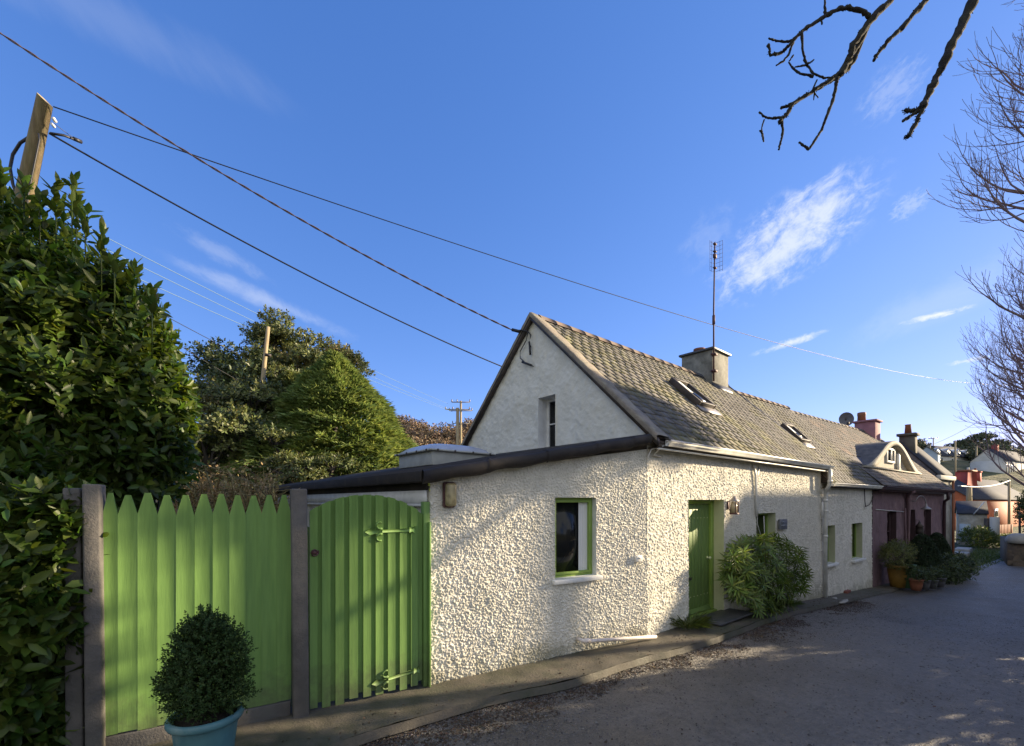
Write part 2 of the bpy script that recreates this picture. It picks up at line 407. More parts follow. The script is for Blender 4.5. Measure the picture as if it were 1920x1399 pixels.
def road_mat():
    m = bpy.data.materials.new('damp asphalt'); m.use_nodes = True; nt = m.node_tree; nt.nodes.clear()
    co = nd(nt, 'ShaderNodeTexCoord').outputs['Object']
    n1 = nd(nt, 'ShaderNodeTexNoise', {'Vector': co, 'Scale': .8, 'Detail': 9, 'Roughness': .65}).outputs[0]
    n2 = nd(nt, 'ShaderNodeTexNoise', {'Vector': co, 'Scale': 60, 'Detail': 5, 'Roughness': .7}).outputs[0]
    vo = nd(nt, 'ShaderNodeTexVoronoi', {'Vector': co, 'Scale': 70}).outputs['Distance']
    f = nd(nt, 'ShaderNodeMapRange', {0: n1, 1: .38, 2: .62}).outputs[0]
    c = mixc(nt, f, (.115, .100, .084, 1), (.21, .185, .158, 1))
    g = nd(nt, 'ShaderNodeMapRange', {0: n2, 1: .45, 2: .70}).outputs[0]
    c = mixc(nt, mth(nt, 'MULTIPLY', g, .6), c, (.26, .245, .22, 1))
    n4 = nd(nt, 'ShaderNodeTexNoise', {'Vector': co, 'Scale': 2.6, 'Detail': 6, 'Roughness': .7, 'Distortion': .5}).outputs[0]
    c = mixc(nt, nd(nt, 'ShaderNodeMapRange', {0: n4, 1: .58, 2: .70, 4: .5}).outputs[0], c, (.045, .036, .026, 1))
    rr = nd(nt, 'ShaderNodeMapRange', {0: n1, 1: .35, 2: .65, 3: .36, 4: .62}).outputs[0]
    n5 = nd(nt, 'ShaderNodeTexNoise', {'Vector': co, 'Scale': 17, 'Detail': 6, 'Roughness': .75}).outputs[0]
    c = mixc(nt, nd(nt, 'ShaderNodeMapRange', {0: n5, 1: .42, 2: .62, 4: .55}).outputs[0], c, (.045, .041, .038, 1))
    h = mth(nt, 'ADD', mth(nt, 'ADD', mth(nt, 'MULTIPLY', n2, .5), mth(nt, 'MULTIPLY', vo, .4)), mth(nt, 'MULTIPLY', n5, 1.6))
    bp = nd(nt, 'ShaderNodeBump', {'Strength': 1.0, 'Distance': .040, 'Height': h})
    b = nd(nt, 'ShaderNodeBsdfPrincipled', {'Base Color': c, 'Roughness': rr, 'Normal': bp.outputs[0], 'Specular IOR Level': 1.0})
    nt.links.new(b.outputs[0], nd(nt, 'ShaderNodeOutputMaterial').inputs[0])
    return m


M['road'] = road_mat()

# ------------------------------------------------------------------ frames of the street
FA = Frame((5.70, 3.75), 0)              # cottage front
FE = Frame((5.70, 3.75), -9)             # extension front, local x runs -3.3..0
FG = Frame((5.70, 3.75), 90, True)       # cottage gable: x towards +Y, y into the house
LA = 7.85
FB = Frame((5.70 + LA, 3.75), -2.5)      # lower section front
LB = FB.hit(1635)[0]
pB = FB(LB, 0, 0)
FC = Frame(pB[:2], -3.7)                 # mauve cottage front
LC = FC.hit(1770)[0]
xE = FE.hit(806)[0]
pE = FE(xE, 0, 0)
FF = Frame(pE[:2], -10)                  # gate and fence line, local x runs to the left (negative)
print('LB', LB, 'LC', LC, 'xE', xE, pE, FC(LC, 0, 0))

# ------------------------------------------------------------------ ground
def ground_z(x, y):
    base = np.interp(x, PU, PZ) - .16
    d = np.sqrt(x * x + y * y)
    t_ = np.clip((x - y) / (d + 1e-6), 0, 1); st = 48 + 47 * t_
    rise = np.clip((d - st) * (.32 - .15 * t_), 0, 18 - 3 * t_) + np.clip((d - 150) * .03, 0, 12)
    bumps = (fbm(x * .03, y * .03, 4, 5) - .5) * np.clip((d - st) * .10, 0, 5)
    side = np.clip((y - 3) / 30, 0, 1)
    right = np.clip(1 - np.abs(y + 4) / 9, 0, 1) * np.clip((x - 20) / 20, 0, 1) * 0
    return base + rise * (.86 + .14 * side) + bumps + right


mb = MB()
gx = np.concatenate([np.linspace(-900, -60, 12), np.arange(-50, 200, 2.5), np.linspace(205, 1500, 22)])
gy = np.concatenate([np.linspace(-900, -60, 12), np.arange(-50, 200, 2.5), np.linspace(205, 1500, 22)])
X, Y = np.meshgrid(gx, gy, indexing='ij')
V = np.stack([X, Y, ground_z(X, Y)], -1).reshape(-1, 3)
nx, ny = X.shape; i, j = np.meshgrid(np.arange(nx - 1), np.arange(ny - 1), indexing='ij')
mb.add(V, np.stack([i * ny + j, (i + 1) * ny + j, (i + 1) * ny + j + 1, i * ny + j + 1], -1).reshape(-1, 4))
struct(build('ground', mb, M['hill'], smooth=True))

KU = [-30, 1.6, 2.7, 3.6, 5.3, 6.3, 7.8, 10, 12.6, 16.3, 21, 29, 34, 40]
KV = [4.0, 3.74, 3.62, 3.40, 3.24, 3.10, 3.14, 3.28, 3.30, 3.22, 2.85, 2.2, 1.9, 1.5]


def kerbv(u): return np.interp(u, KU, KV) + .010 * np.sin(u * 3.1) + .05 * (fbm(np.asarray(u) * 3.2, np.asarray(u) * 0 + 3, 4, 6) - .5)


def strip(us, v0, v1, zf, n=6, noise=.006, sc=6):
    mb = MB(); us = np.asarray(us); a = np.linspace(0, 1, n)
    V0 = v0(us)[:, None]; V1 = v1(us)[:, None]; Yv = V0 + (V1 - V0) * a[None, :]; Xv = np.repeat(us[:, None], n, 1)
    Z = np.interp(Xv, PU, PZ) + zf(Xv, Yv) + (fbm(Xv * sc, Yv * sc, 3, 9) - .5) * noise
    i, j = np.meshgrid(np.arange(len(us) - 1), np.arange(n - 1), indexing='ij')
    mb.add(np.stack([Xv, Yv, Z], -1).reshape(-1, 3), np.stack([i * n + j, (i + 1) * n + j, (i + 1) * n + j + 1, i * n + j + 1], -1).reshape(-1, 4))
    return mb


us = np.concatenate([np.arange(-12, 0, .5), np.arange(0, 16, .06), np.arange(16, 41, .4)])
mb = strip(us, lambda u: u * 0 - 2.6 - .02 * u, lambda u: kerbv(u) + .04, lambda x, y: -.055 + .0 * x - .015 * np.abs(y - .6), 60, .022, 5)
struct(build('road', mb, M['road'], smooth=True))
# lane bending away at the far end
mb = MB(); pts = []
cl = [(38, -.2), (44, -.8), (50, -2.2), (56, -5), (61, -9), (66, -14)]
L_, R_ = [], []
for k, (x, y) in enumerate(cl):
    a = cl[max(0, k - 1)]; b = cl[min(len(cl) - 1, k + 1)]; d = np.array((b[0] - a[0], b[1] - a[1])); d = d / np.linalg.norm(d)
    n = np.array((-d[1], d[0])); p = np.array((x, y)); w = 1.9
    for lst, sgn in ((L_, 1), (R_, -1)):
        q = p + n * w * sgn; lst.append((q[0], q[1], -3.08 + .06 * (q[0] - 40) * .8))
for k in range(len(cl) - 1): mb.add([L_[k], L_[k + 1], R_[k + 1], R_[k]], [(0, 1, 2, 3)])
struct(build('far_road', mb, M['road']))


def wallv(u):
    """inner edge of the pavement: along the fronts"""
    u = np.asarray(u, float)
    c = FC(LC, 0, 0); s = FF(-3.4, 0, 0)
    return np.interp(u, [s[0], pE[0], 5.7, 5.7 + LA, pB[0], c[0], c[0] + 3], [s[1], pE[1], 3.75, 3.75, pB[1], c[1], c[1]]) + .15


us = np.concatenate([np.arange(-3, 19, .07), np.arange(19, 30.4, .25)])
mb = strip(us, lambda u: kerbv(u), wallv, lambda x, y: .012 * (fbm(x * 1.1, y * 2, 3, 4) - .5), 12, .03, 7)
# kerb face
Vk0 = np.stack([us, kerbv(us), np.interp(us, PU, PZ) - .003], -1); Vk1 = np.stack([us, kerbv(us) - .025, np.interp(us, PU, PZ) - .08], -1)
n = len(us); i = np.arange(n - 1)
mb.add(np.concatenate([Vk0, Vk1]), np.stack([i, i + 1, n + i + 1, n + i], -1))
struct(build('pavement', mb, M['pave'], smooth=False))


# ------------------------------------------------------------------ walls
def rough_wall(mb, fr, x0, x1, zb, zt, holes=(), res=.02, amp=.012, wave=.045, seed=1, batter=.0, y0=0.0, lumpy=.012):
    nx = int((x1 - x0) / res) + 1
    xs = np.linspace(x0, x1, nx)
    zmin = min(zb(x0), zb(x1)); zmax = max(zt(x0), zt(x1), zt((x0 + x1) / 2))
    nz = int((zmax - zmin) / res) + 1
    zs = np.linspace(zmin, zmax, nz)
    for h in holes:
        for e in (h[0], h[1]): xs[np.argmin(abs(xs - e))] = e
        for e in (h[2], h[3]): zs[np.argmin(abs(zs - e))] = e
    X, Z = np.meshgrid(xs, zs, indexing='ij')
    zbx = np.array([zb(x) for x in xs])[:, None]; ztx = np.array([zt(x) for x in xs])[:, None]
    Zc = np.clip(Z, zbx, ztx)
    h1 = vn(X / wave, Zc / wave, seed) * .62 + vn(X / wave * 2.1, Zc / wave * 2.1, seed + 3) * .38
    h1 = np.clip((h1 - .22) / .56, 0, 1) ** 1.7
    D = amp * (h1 - .5) * 1.6 + lumpy * (fbm(X / .5, Zc / .5, 3, seed + 5) - .5) * 2 + .012 * (fbm(X / 1.4, Zc / 1.4, 2, seed + 8) - .5) * 2
    Yl = y0 - D - batter * np.clip((ztx - Zc), 0, 9)
    V = fr.arr(X, Yl, Zc)
    nz = len(zs); i, j = np.meshgrid(np.arange(nx - 1), np.arange(nz - 1), indexing='ij')
    xc = (xs[:-1] + xs[1:]) / 2; zc = (zs[:-1] + zs[1:]) / 2
    XC, ZC = np.meshgrid(xc, zc, indexing='ij')
    keep = np.ones_like(XC, bool)
    for h in holes: keep &= ~((XC > h[0]) & (XC < h[1]) & (ZC > h[2]) & (ZC < h[3]))
    keep &= (ZC < (ztx[:-1] + res)) & (ZC > (zbx[:-1] - res))
    F = np.stack([i * nz + j, (i + 1) * nz + j, (i + 1) * nz + j + 1, i * nz + j + 1], -1)[keep]
    mb.add(V.reshape(-1, 3), F)
    return mb


def reveal(mb, fr, h, depth, splay=0.0, y0=-.012):
    x0, x1, z0, z1 = h
    a = [(x0, y0, z0), (x1, y0, z0), (x1, y0, z1), (x0, y0, z1)]
    b = [(x0 + splay, depth, z0), (x1 - splay, depth, z0), (x1 - splay, depth, z1), (x0 + splay, depth, z1)]
    for k in range(4):
        l = (k + 1) % 4; mb.add([fr(*a[k]), fr(*a[l]), fr(*b[l]), fr(*b[k])], [(0, 1, 2, 3)])


def window(fr, h, y, parent, fmat, fw=.05, name='window', mull=None, curtain=False, sill=None, sash=None):
    """frame bars round the opening at depth y, pane behind; sill on the wall face"""
    x0, x1, z0, z1 = h
    m = MB()
    m.box((x0, y - .03, z0), (x0 + fw, y + .04, z1), fr); m.box((x1 - fw, y - .03, z0), (x1, y + .04, z1), fr)
    m.box((x0 + fw, y - .032, z0), (x1 - fw, y + .038, z0 + fw), fr); m.box((x0 + fw, y - .032, z1 - fw), (x1 - fw, y + .038, z1), fr)
    if sash:   # inner casement
        s = fw; w2 = sash
        m.box((x0 + s, y - .045, z0 + s), (x0 + s + w2, y + .02, z1 - s), fr); m.box((x1 - s - w2, y - .045, z0 + s), (x1 - s, y + .02, z1 - s), fr)
        m.box((x0 + s + w2, y - .047, z0 + s), (x1 - s - w2, y + .018, z0 + s + w2), fr); m.box((x0 + s + w2, y - .047, z1 - s - w2), (x1 - s - w2, y + .018, z1 - s), fr)
    if mull:
        for zz in mull: m.box((x0 + fw, y - .02, zz - .012), (x1 - fw, y + .02, zz + .012), fr)
    w = build(name, m, fmat, parent, bevel=.004)
    g = MB(); g.box((x0 + fw * .5, y + .005, z0 + fw * .5), (x1 - fw * .5, y + .015, z1 - fw * .5), fr)
    build('pane', g, M['glass'], w)
    if curtain:
        g = MB(); n = 9; xa, xb = x0 + (x1 - x0) * .68, x1 - fw
        pts = []
        for k in range(n + 1):
            xx = xa + (xb - xa) * k / n; yy = y - .003 + .004 * (k % 2)
            pts.append((xx, yy))
        for k in range(n): g.poly([(pts[k][0], pts[k][1], z0 + fw + .02), (pts[k + 1][0], pts[k + 1][1], z0 + fw + .02), (pts[k + 1][0], pts[k + 1][1], z1 - fw - .01), (pts[k][0], pts[k][1], z1 - fw - .01)], fr)
        build('curtain', g, M['curtain'], w)
    if sill:
        g = MB(); d0, d1, th = sill
        g.hexa([(x0 - .05, -d0, z0 - th - .01), (x1 + .07, -d0, z0 - th - .01), (x1 + .07, d1, z0 - th), (x0 - .05, d1, z0 - th),
                (x0 - .05, -d0, z0 - .006), (x1 + .07, -d0, z0 - .006), (x1 + .07, d1, z0 + .008), (x0 - .05, d1, z0 + .008)], fr)
        build('sill', g, M['white'], w, bevel=.008)
    return w


cottage = thing('white_cottage', 'long white roughcast cottage with green door, tiled roof and grey chimney', 'cottage', (5.7, 3.75, -2.0))

# ---- extension wall
ex_top = lambda x: ip(x, [xE, 0], [.20, .70])
ew = (FE.hit(1040)[0], FE.hit(1117)[0] + .0, FE.hit(1080, 1082)[1], FE.hit(1080, 933)[1])
mb = MB(); rough_wall(mb, FE, xE, .0, lambda x: -2.12, lambda x: ex_top(x) + .06, [ew], .0072, .0110, .0125, 1, .004, 0, .008)
build('extension_wall', mb, M['rough'], cottage, smooth=True)
mb = MB(); reveal(mb, FE, ew, .13); rv = build('window_reveal', mb, M['white'], cottage)
window(FE, ew, .10, cottage, M['green2'], .035, 'casement_window', curtain=True, sill=(.07, .14, .05), sash=.03)
# return wall of the extension facing the yard, roof, edge trims
XL = pE[0]
mb = MB(); FR_ = Frame((XL, pE[1]), 90, True)
rough_wall(mb, FR_, 0, 8.2, lambda x: -2.1, lambda x: .17, [], .04, .012, .07, 4)
build('side_wall', mb, M['rough'], cottage, smooth=True)
mb = MB()
def rz(u): return .30 + (u - XL) * (.93 - .30) / (5.7 - XL)
Fe0 = FE(xE - .16, -.15, 0); Fe1 = (5.68, 3.60, 0)
quad = [(Fe0[0], Fe0[1]), (5.67, 3.62), (5.67, 12.6), (Fe0[0], 12.6)]
top = [(x, y, rz(x) + .05) for x, y in quad]; bot = [(x, y, rz(x) - .03) for x, y in quad]
mb.add(bot + top, [(0, 3, 2, 1), (4, 5, 6, 7), (0, 1, 5, 4), (1, 2, 6, 5), (2, 3, 7, 6), (3, 0, 4, 7)])
build('flat_roof', mb, M['felt'], cottage)
mb = MB()   # front verge: rounded felt roll and dark board
P0 = np.array(FE(xE - .14, -.17, rz(Fe0[0]) - .01)); P1 = np.array(FE(-.12, -.17, rz(5.58) - .03))
N_ = 30; rows = []
for k in range(N_ + 1):
    c_ = P0 + (P1 - P0) * k / N_; t_ = k / N_; hgt = .080 + .010 * math.sin(k * 1.3) + random.uniform(-.004, .004); e_ = .02 * math.sin(k * .9)
    for (dy, dz) in ((.10, .060), (.0, .068), (-.035, .045), (-.045, .0), (-.035, -hgt * .7), (.02, -hgt)):
        q_ = FE(0, 0, 0); n_ = FE.Y; rows.append((c_[0] + n_[0] * dy, c_[1] + n_[1] * dy, c_[2] + dz + e_ * .3))
mb.add(rows, [(k * 6 + i, k * 6 + i + 1, (k + 1) * 6 + i + 1, (k + 1) * 6 + i) for k in range(N_) for i in range(5)] + [(0, 1, 2, 3, 4, 5), tuple(range(N_ * 6 + 5, N_ * 6 - 1, -1))])
for k in (7, 14, 21, 27):
    c_ = P0 + (P1 - P0) * k / N_; d_ = (P1 - P0) / np.linalg.norm(P1 - P0) * .012
    pr = [(.08, .073), (-.0, .079), (-.045, .05), (-.055, .0), (-.045, -.055), (.0, -.08)]
    mb.add([tuple(c_ + d_ * s_ + np.array((FE.Y[0] * u_, FE.Y[1] * u_, v_))) for s_ in (-1, 1) for (u_, v_) in pr], [(i, i + 1, 7 + i, 6 + i) for i in range(5)])
build('roof_verge', mb, M['felt'], cottage, smooth=False)
mb = MB()   # yard side eave: black gutter, fascia
for (a, z0, z1, d) in ((.02, .10, .27, .0), ):
    mb.box((XL - .05, Fe0[1] + .12, .12), (XL - .02, 12.5, .29))
mb.box((XL - .17, Fe0[1] - .02, .20), (XL - .052, 12.6, .225)); mb.box((XL - .19, Fe0[1] - .02, .20), (XL - .168, 12.6, .315))
build('black_gutter', mb, M['felt'], cottage, bevel=.006)
mb = MB(); mb.box((XL - .045, pE[1] + .02, -.02), (XL - .02, 12.4, .118)); build('fascia_board', mb, M['white'], cottage)
mb = MB(); mb.box((XL - .055, pE[1] + .05, -.06), (XL - .02, 12.4, -.024)); build('pipe_run', mb, M['gutter'], cottage, bevel=.01)
# acrylic roof dome
dome = MB(); cxu, cyv = 4.0, 6.55; hw_ = .62; zb_ = rz(cxu)
for (r_, a, b) in ((hw_ - .06, -.05, .165), (hw_ + .0, .165, .195)):
    dome.box((cxu - r_, cyv - r_, zb_ + a), (cxu + r_, cyv + r_, zb_ + b))
M['curb'] = mat('dull grey curb', (.42, .43, .40), .6, (.33, .34, .32), 4)
rl = build('roof_light', dome, M['curb'], cottage, bevel=.01)
dm = MB(); n = 14; g = np.linspace(-1, 1, n); A, B = np.meshgrid(g, g, indexing='ij')
Zd = zb_ + .196 + .13 * (1 - A ** 4) ** .6 * (1 - B ** 4) ** .6
Vd = np.stack([cxu + A * (hw_ - .03), cyv + B * (hw_ - .03), Zd], -1).reshape(-1, 3)
i, j = np.meshgrid(np.arange(n - 1), np.arange(n - 1), indexing='ij')
dm.add(Vd, np.stack([i * n + j, (i + 1) * n + j, (i + 1) * n + j + 1, i * n + j + 1], -1).reshape(-1, 4))
M['acrylic'] = mat('clouded acrylic dome', (.42, .45, .52), .25, (.36, .38, .44), 3)
build('dome', dm, M['acrylic'], rl, smooth=True)
for k in (-.8, -.3, .25, .8):
    sc_ = MB(); sc_.tube([(cxu + k * hw_, cyv - hw_ - .012, zb_ + .18), (cxu + k * hw_, cyv - hw_ + .01, zb_ + .18)], .016, 8)
    build('fixing_screw', sc_, M['dark'], rl)
    sc_ = MB(); sc_.tube([(cxu - hw_ - .012, cyv + k * hw_, zb_ + .18), (cxu - hw_ + .01, cyv + k * hw_, zb_ + .18)], .016, 8); build('fixing_screw', sc_, M['dark'], rl)

# ---- main front wall
RA = dict(ye=-.20, ze=.90, yr=2.42, zr=3.46)         # roof plane of the main section: eave and ridge
RB = dict(ye=-.22, ze=.50, yr=2.42, zr=3.34)
dh = (FA.hit(1290)[0], FA.hit(1357)[0] - .02, -2.00, FA.hit(1310, 937)[1])
wh = (FA.hit(1417)[0], FA.hit(1453)[0], FA.hit(1440, 1040)[1], FA.hit(1440, 962)[1])
mb = MB(); rough_wall(mb, FA, 0, LA, lambda x: pav(5.7 + x) - .15, lambda x: .93, [dh, wh], .0102, .0115, .0160, 11, .004, 0, .009)
build('front_wall', mb, M['roughA'], cottage, smooth=True)
for h_, d_ in ((dh, .22), (wh, .20)):
    mb = MB(); reveal(mb, FA, h_, d_); build('opening_reveal', mb, M['palegreen'], cottage)
window(FA, wh, .17, cottage, M['green2'], .045, 'small_window', sill=(.05, .18, .04))
# door
x0, x1, z0, z1 = dh
m = MB(); fy = .17
m.box((x0, fy, z0), (x0 + .06, fy + .08, z1), FA); m.box((x1 - .085, fy, z0), (x1, fy + .08, z1), FA); m.box((x0 + .06, fy + .001, z1 - .07), (x1 - .085, fy + .081, z1), FA)
m.box((x0, fy - .06, z0 - .02), (x1, fy + .08, z0 + .045), FA)
dframe = build('door_frame', m, M['green2'], cottage, bevel=.006)
m = MB(); nb = 9; dw = (x1 - .10 - x0 - .06) / nb
for k in range(nb):
    m.box((x0 + .06 + k * dw + .003, fy + .045, z0 + .055), (x0 + .06 + (k + 1) * dw - .003, fy + .08, z1 - .08), FA)
m.box((x0 + .06, fy + .05, z0 + .055), (x1 - .10, fy + .078, z1 - .08), FA)
m.hexa([(x0 + .06, fy + .0, z0 + .06), (x1 - .10, fy + .0, z0 + .06), (x1 - .10, fy + .045, z0 + .06), (x0 + .06, fy + .045, z0 + .06), (x0 + .06, fy + .035, z0 + .13), (x1 - .10, fy + .035, z0 + .13), (x1 - .10, fy + .045, z0 + .13), (x0 + .06, fy + .045, z0 + .13)], FA)
door = build('door', m, M['doorgreen'], cottage, bevel=.004)
for zz in (z1 - .32, z0 + .34):
    for k in range(nb):
        m = MB(); c = FA(x0 + .06 + (k + .5) * dw, fy + .045, zz); m.lathe((0, 0, 0), [(.010, 0), (.009, .005), (.004, .009)], 8, lambda a, b, cc, c=c: (c[0] + a, c[1] - cc, c[2] + b)); build('stud', m, M['doorknob'], door)
m = MB(); c = FA(x1 - .16, fy + .045, -1.02); m.lathe((0, 0, 0), [(.03, 0), (.03, .006), (.012, .01), (.012, .03), (.028, .04), (.03, .055), (.018, .07)], 16, lambda a, b, cc: (c[0] + a, c[1] - cc, c[2] + b))
build('door_knob', m, M['doorknob'], door, smooth=True)
m = MB(); lx, lz = x0 + .26, -1.38
m.box((lx, fy + .035, lz), (lx + .28, fy + .046, lz + .015), FA); m.box((lx, fy + .035, lz + .065), (lx + .28, fy + .046, lz + .08), FA)
m.box((lx, fy + .036, lz + .015), (lx + .03, fy + .046, lz + .065), FA); m.box((lx + .25, fy + .036, lz + .015), (lx + .28, fy + .046, lz + .065), FA)
lb = build('letter_box', m, M['doorgreen'], door, bevel=.003)
m = MB(); m.box((lx + .03, fy + .040, lz + .015), (lx + .25, fy + .047, lz + .065), FA); build('flap', m, M['dark'], lb)
# B wall
b1 = (FB.hit(1540.5)[0], FB.hit(1558)[0], FB.hit(1550, 1058)[1], FB.hit(1550, 986)[1])
b2 = (FB.hit(1597)[0], FB.hit(1616)[0], FB.hit(1606, 1048)[1], FB.hit(1606, 981)[1])
b1 = (max(b1[0], .25), max(b1[1], .95), b1[2], b1[3])
mb = MB(); rough_wall(mb, FB, 0, LB, lambda x: pav(13.55 + x) - .15, lambda x: .50, [b1, b2], .018, .013, .028, 21, .004, 0, .010)
build('lower_front_wall', mb, M['roughB'], cottage, smooth=True)
for h_ in (b1, b2):
    mb = MB(); reveal(mb, FB, h_, .20); build('opening_reveal', mb, M['palegreen'], cottage)
for b_ in (b1, b2): window(FB, b_, .17, cottage, M['green2'], .03, 'small_window', sill=(.09, .18, .06))
# gable wall
gw = (FG.hit(1042)[0], FG.hit(1010)[0], .96, FG.hit(1026, 743)[1])
slope = (RA['zr'] - RA['ze']) / (RA['yr'] - RA['ye'])
GD = 2 * RA['yr']
def gtop(x): return RA['ze'] + slope * (x - RA['ye']) - .05 if x < RA['yr'] else RA['ze'] + slope * (GD - RA['ye'] - x) - .05
mb = MB(); rough_wall(mb, FG, 0, GD, lambda x: .86, gtop, [gw], .02, .007, .075, 31, 0, 0, .022)
build('gable_wall', mb, M['plaster'], cottage, smooth=True)
mb = MB(); reveal(mb, FG, gw, .26); build('window_reveal', mb, M['white'], cottage)
window(FG, gw, .24, cottage, M['white'], .05, 'sash_window', mull=[(gw[2] + gw[3]) / 2])
mb = MB(); mb.box((6.1, 4.25, -2.1), (5.70 + LA - .02, 3.75 + GD - .03, .80)); mb.box((13.57, 4.25, -2.6), (pB[0] - .1, 8.3, .35))
build('inner_walls', mb, M['plaster'], cottage)

# ---- roof tiles
def tiles(fr, x0, x1, rp, tw, ch, seed, x0f=None, x1f=None, holes=(), thick=.006, jit=.004, moss=None, mb=None, lift=.0):
    rnd = random.Random(seed); mb = mb or MB()
    ye, ze, yr, zr = rp['ye'], rp['ze'], rp['yr'], rp['zr']
    Ls = math.hypot(yr - ye, zr - ze); uy, uz = (yr - ye) / Ls, (zr - ze) / Ls; ny, nz = -uz, uy
    nc = int(Ls / ch) + 1
    def P(x, s, h): return fr(x, ye + uy * s + ny * h, ze + uz * s + nz * h)
    spots = []
    for c in range(nc):
        if c * ch > Ls - .11: continue
        s0 = c * ch - .02; s1 = min(s0 + ch + .06, Ls + .02)
        xa = x0f(s0) if x0f else x0; xb = x1f(s0) if x1f else x1
        x = xa - (tw / 2 if c % 2 else 0)
        while x < xb:
            a = max(x + .003, xa); b = min(x + tw - .003, xb); x += tw
            if b - a < .03: continue
            mid = (a + b) / 2; sm = (s0 + s1) / 2
            if any(h[0] < mid < h[1] and h[2] < sm < h[3] for h in holes): continue
            j = lambda: rnd.uniform(-jit, jit)
            h0 = thick + .005 + abs(j()) + lift; d0 = j() * 1.5; d1 = d0 + j() * .8; h1 = .002 + lift
            k0 = abs(j()) * .8
            if rnd.random() < .05: d0 -= rnd.uniform(.01, .03); d1 = d0 + rnd.uniform(-.012, .012); h0 += rnd.uniform(.0, .008)
            mb.hexa([P(a, s0 + d0, h0 - thick), P(b, s0 + d1, h0 - thick + k0), P(b, s1, h1 - .004), P(a, s1, h1 - .004),
                     P(a, s0 + d0, h0), P(b, s0 + d1, h0 + k0), P(b, s1, h1 + .004), P(a, s1, h1 + .004)])
            spots.append((a, b, s0, h0))
    if moss:
        m0 = mb.mi; mb.mi = 1
        for (a, b, s0, h0) in spots:
            d = fbm(np.array([a * .55 + seed]), np.array([s0 * .8]), 3, seed)[0]
            n = int(max(0, (d - .48)) * 46 * moss * rnd.random())
            for _ in range(min(n, 7)):
                xx = rnd.uniform(a, b); r = rnd.uniform(.008, .026); ss = s0 + rnd.uniform(-.01, .012)
                k = 6; c0 = [P(xx + r * 1.3 * math.cos(t * 2 * math.pi / k), ss + r * .8 * math.sin(t * 2 * math.pi / k), h0 - .018) for t in range(k)]
                c1 = [P(xx + r * .8 * math.cos(t * 2 * math.pi / k + .3), ss + r * .5 * math.sin(t * 2 * math.pi / k + .3), h0 + r * .45) for t in range(k)]
                mb.add(c0 + c1, [(t, (t + 1) % k, k + (t + 1) % k, k + t) for t in range(k)] + [tuple(range(k, 2 * k))])
        mb.mi = m0
    return mb


def roofxy(px, py, fr, rp):
    x, y, z = fr.hit_plane(px, py, rp['ye'], rp['ze'], rp['yr'], rp['zr'])
    Ls = math.hypot(rp['yr'] - rp['ye'], rp['zr'] - rp['ze'])
    return x, math.hypot(y - rp['ye'], z - rp['ze'])


s1a = [roofxy(*p, FA, RA) for p in ((1251, 716), (1277, 716), (1327, 764), (1297, 760))]
s2a = [roofxy(*p, FB, RB) for p in ((1461, 799), (1480, 801), (1514, 830), (1487, 828))]
print('skylights', s1a, s2a)
SK1 = (s1a[0][0] + .02, s1a[0][0] + .72, min(s1a[2][1], s1a[3][1]), s1a[0][1])
SK2 = (s2a[0][0], s2a[0][0] + .72, min(s2a[2][1], s2a[3][1]), s2a[0][1])
print(SK1, SK2)
mb = tiles(FA, .16, LA + .02, RA, .25, .175, 3, moss=2.0, holes=[(SK1[0] + .05, SK1[1] - .05, SK1[2] + .05, SK1[3] - .05)])
ye, ze, yr, zr = RA['ye'], RA['ze'], RA['yr'], RA['zr']
mb.mi = 2   # underlay of the front slope, whole back slope
mb.add([FA(-.06, ye, ze), FA(LA + .0, ye, ze), FA(LA + .0, yr, zr), FA(-.06, yr, zr), FA(LA, GD - ye, ze), FA(-.06, GD - ye, ze)], [(0, 1, 2, 3), (3, 2, 4, 5)])
mb.add([FA(-.06, ye, ze - .06), FA(LA + .0, ye, ze - .06), FA(LA + .0, yr, zr - .06), FA(-.06, yr, zr - .06), FA(LA, GD - ye, ze - .06), FA(-.06, GD - ye, ze - .06)], [(0, 1, 2, 3), (3, 2, 4, 5)])
build('tiled_roof', mb, [M['slate'], M['moss'], M['dark']], cottage)
mb = tiles(FB, -.05, LB, RB, .25, .175, 5, moss=1.3, holes=[(SK2[0] + .05, SK2[1] - .05, SK2[2] + .05, SK2[3] - .05)])
mb.mi = 2; ye, ze, yr, zr = RB['ye'], RB['ze'], RB['yr'], RB['zr']
mb.add([FB(-.1, ye, ze), FB(LB, ye, ze), FB(LB, yr, zr), FB(-.1, yr, zr), FB(LB, GD - ye, ze), FB(-.1, GD - ye, ze)], [(0, 1, 2, 3), (3, 2, 4, 5)])
build('lower_tiled_roof', mb, [M['slate'], M['moss'], M['dark']], cottage)
# ridge tiles
def ridge(fr, x0, x1, yr, zr, mat_, parent, step=.42, r=.10):
    mb = MB(); x = x0; k = 0
    while x < x1 - .05:
        xe = min(x + step, x1); hh = random.uniform(0, .003)
        prof = [(-r, -.085), (-r * .55, -.01), (0, .035), (r * .55, -.01), (r, -.085)]
        a = [fr(x, yr + p[0], zr + p[1] + hh) for p in prof]; b = [fr(xe - .002, yr + p[0], zr + p[1] + hh) for p in prof]
        n = 5; mb.add(a + b, [(i, i + 1, n + i + 1, n + i) for i in range(n - 1)] + [(0, 1, 2, 3, 4), (9, 8, 7, 6, 5)])
        x = xe; k += 1
    return build('ridge_tiles', mb, mat_, parent)
ridge(FA, .12, 5.9, RA['yr'], RA['zr'] + .03, M['terra'], cottage)
ridge(FA, 5.9, LA, RA['yr'], RA['zr'] + .03, M['slate3'], cottage)
ridge(FB, 0, LB, RB['yr'], RB['zr'] + .03, M['terra'], cottage)
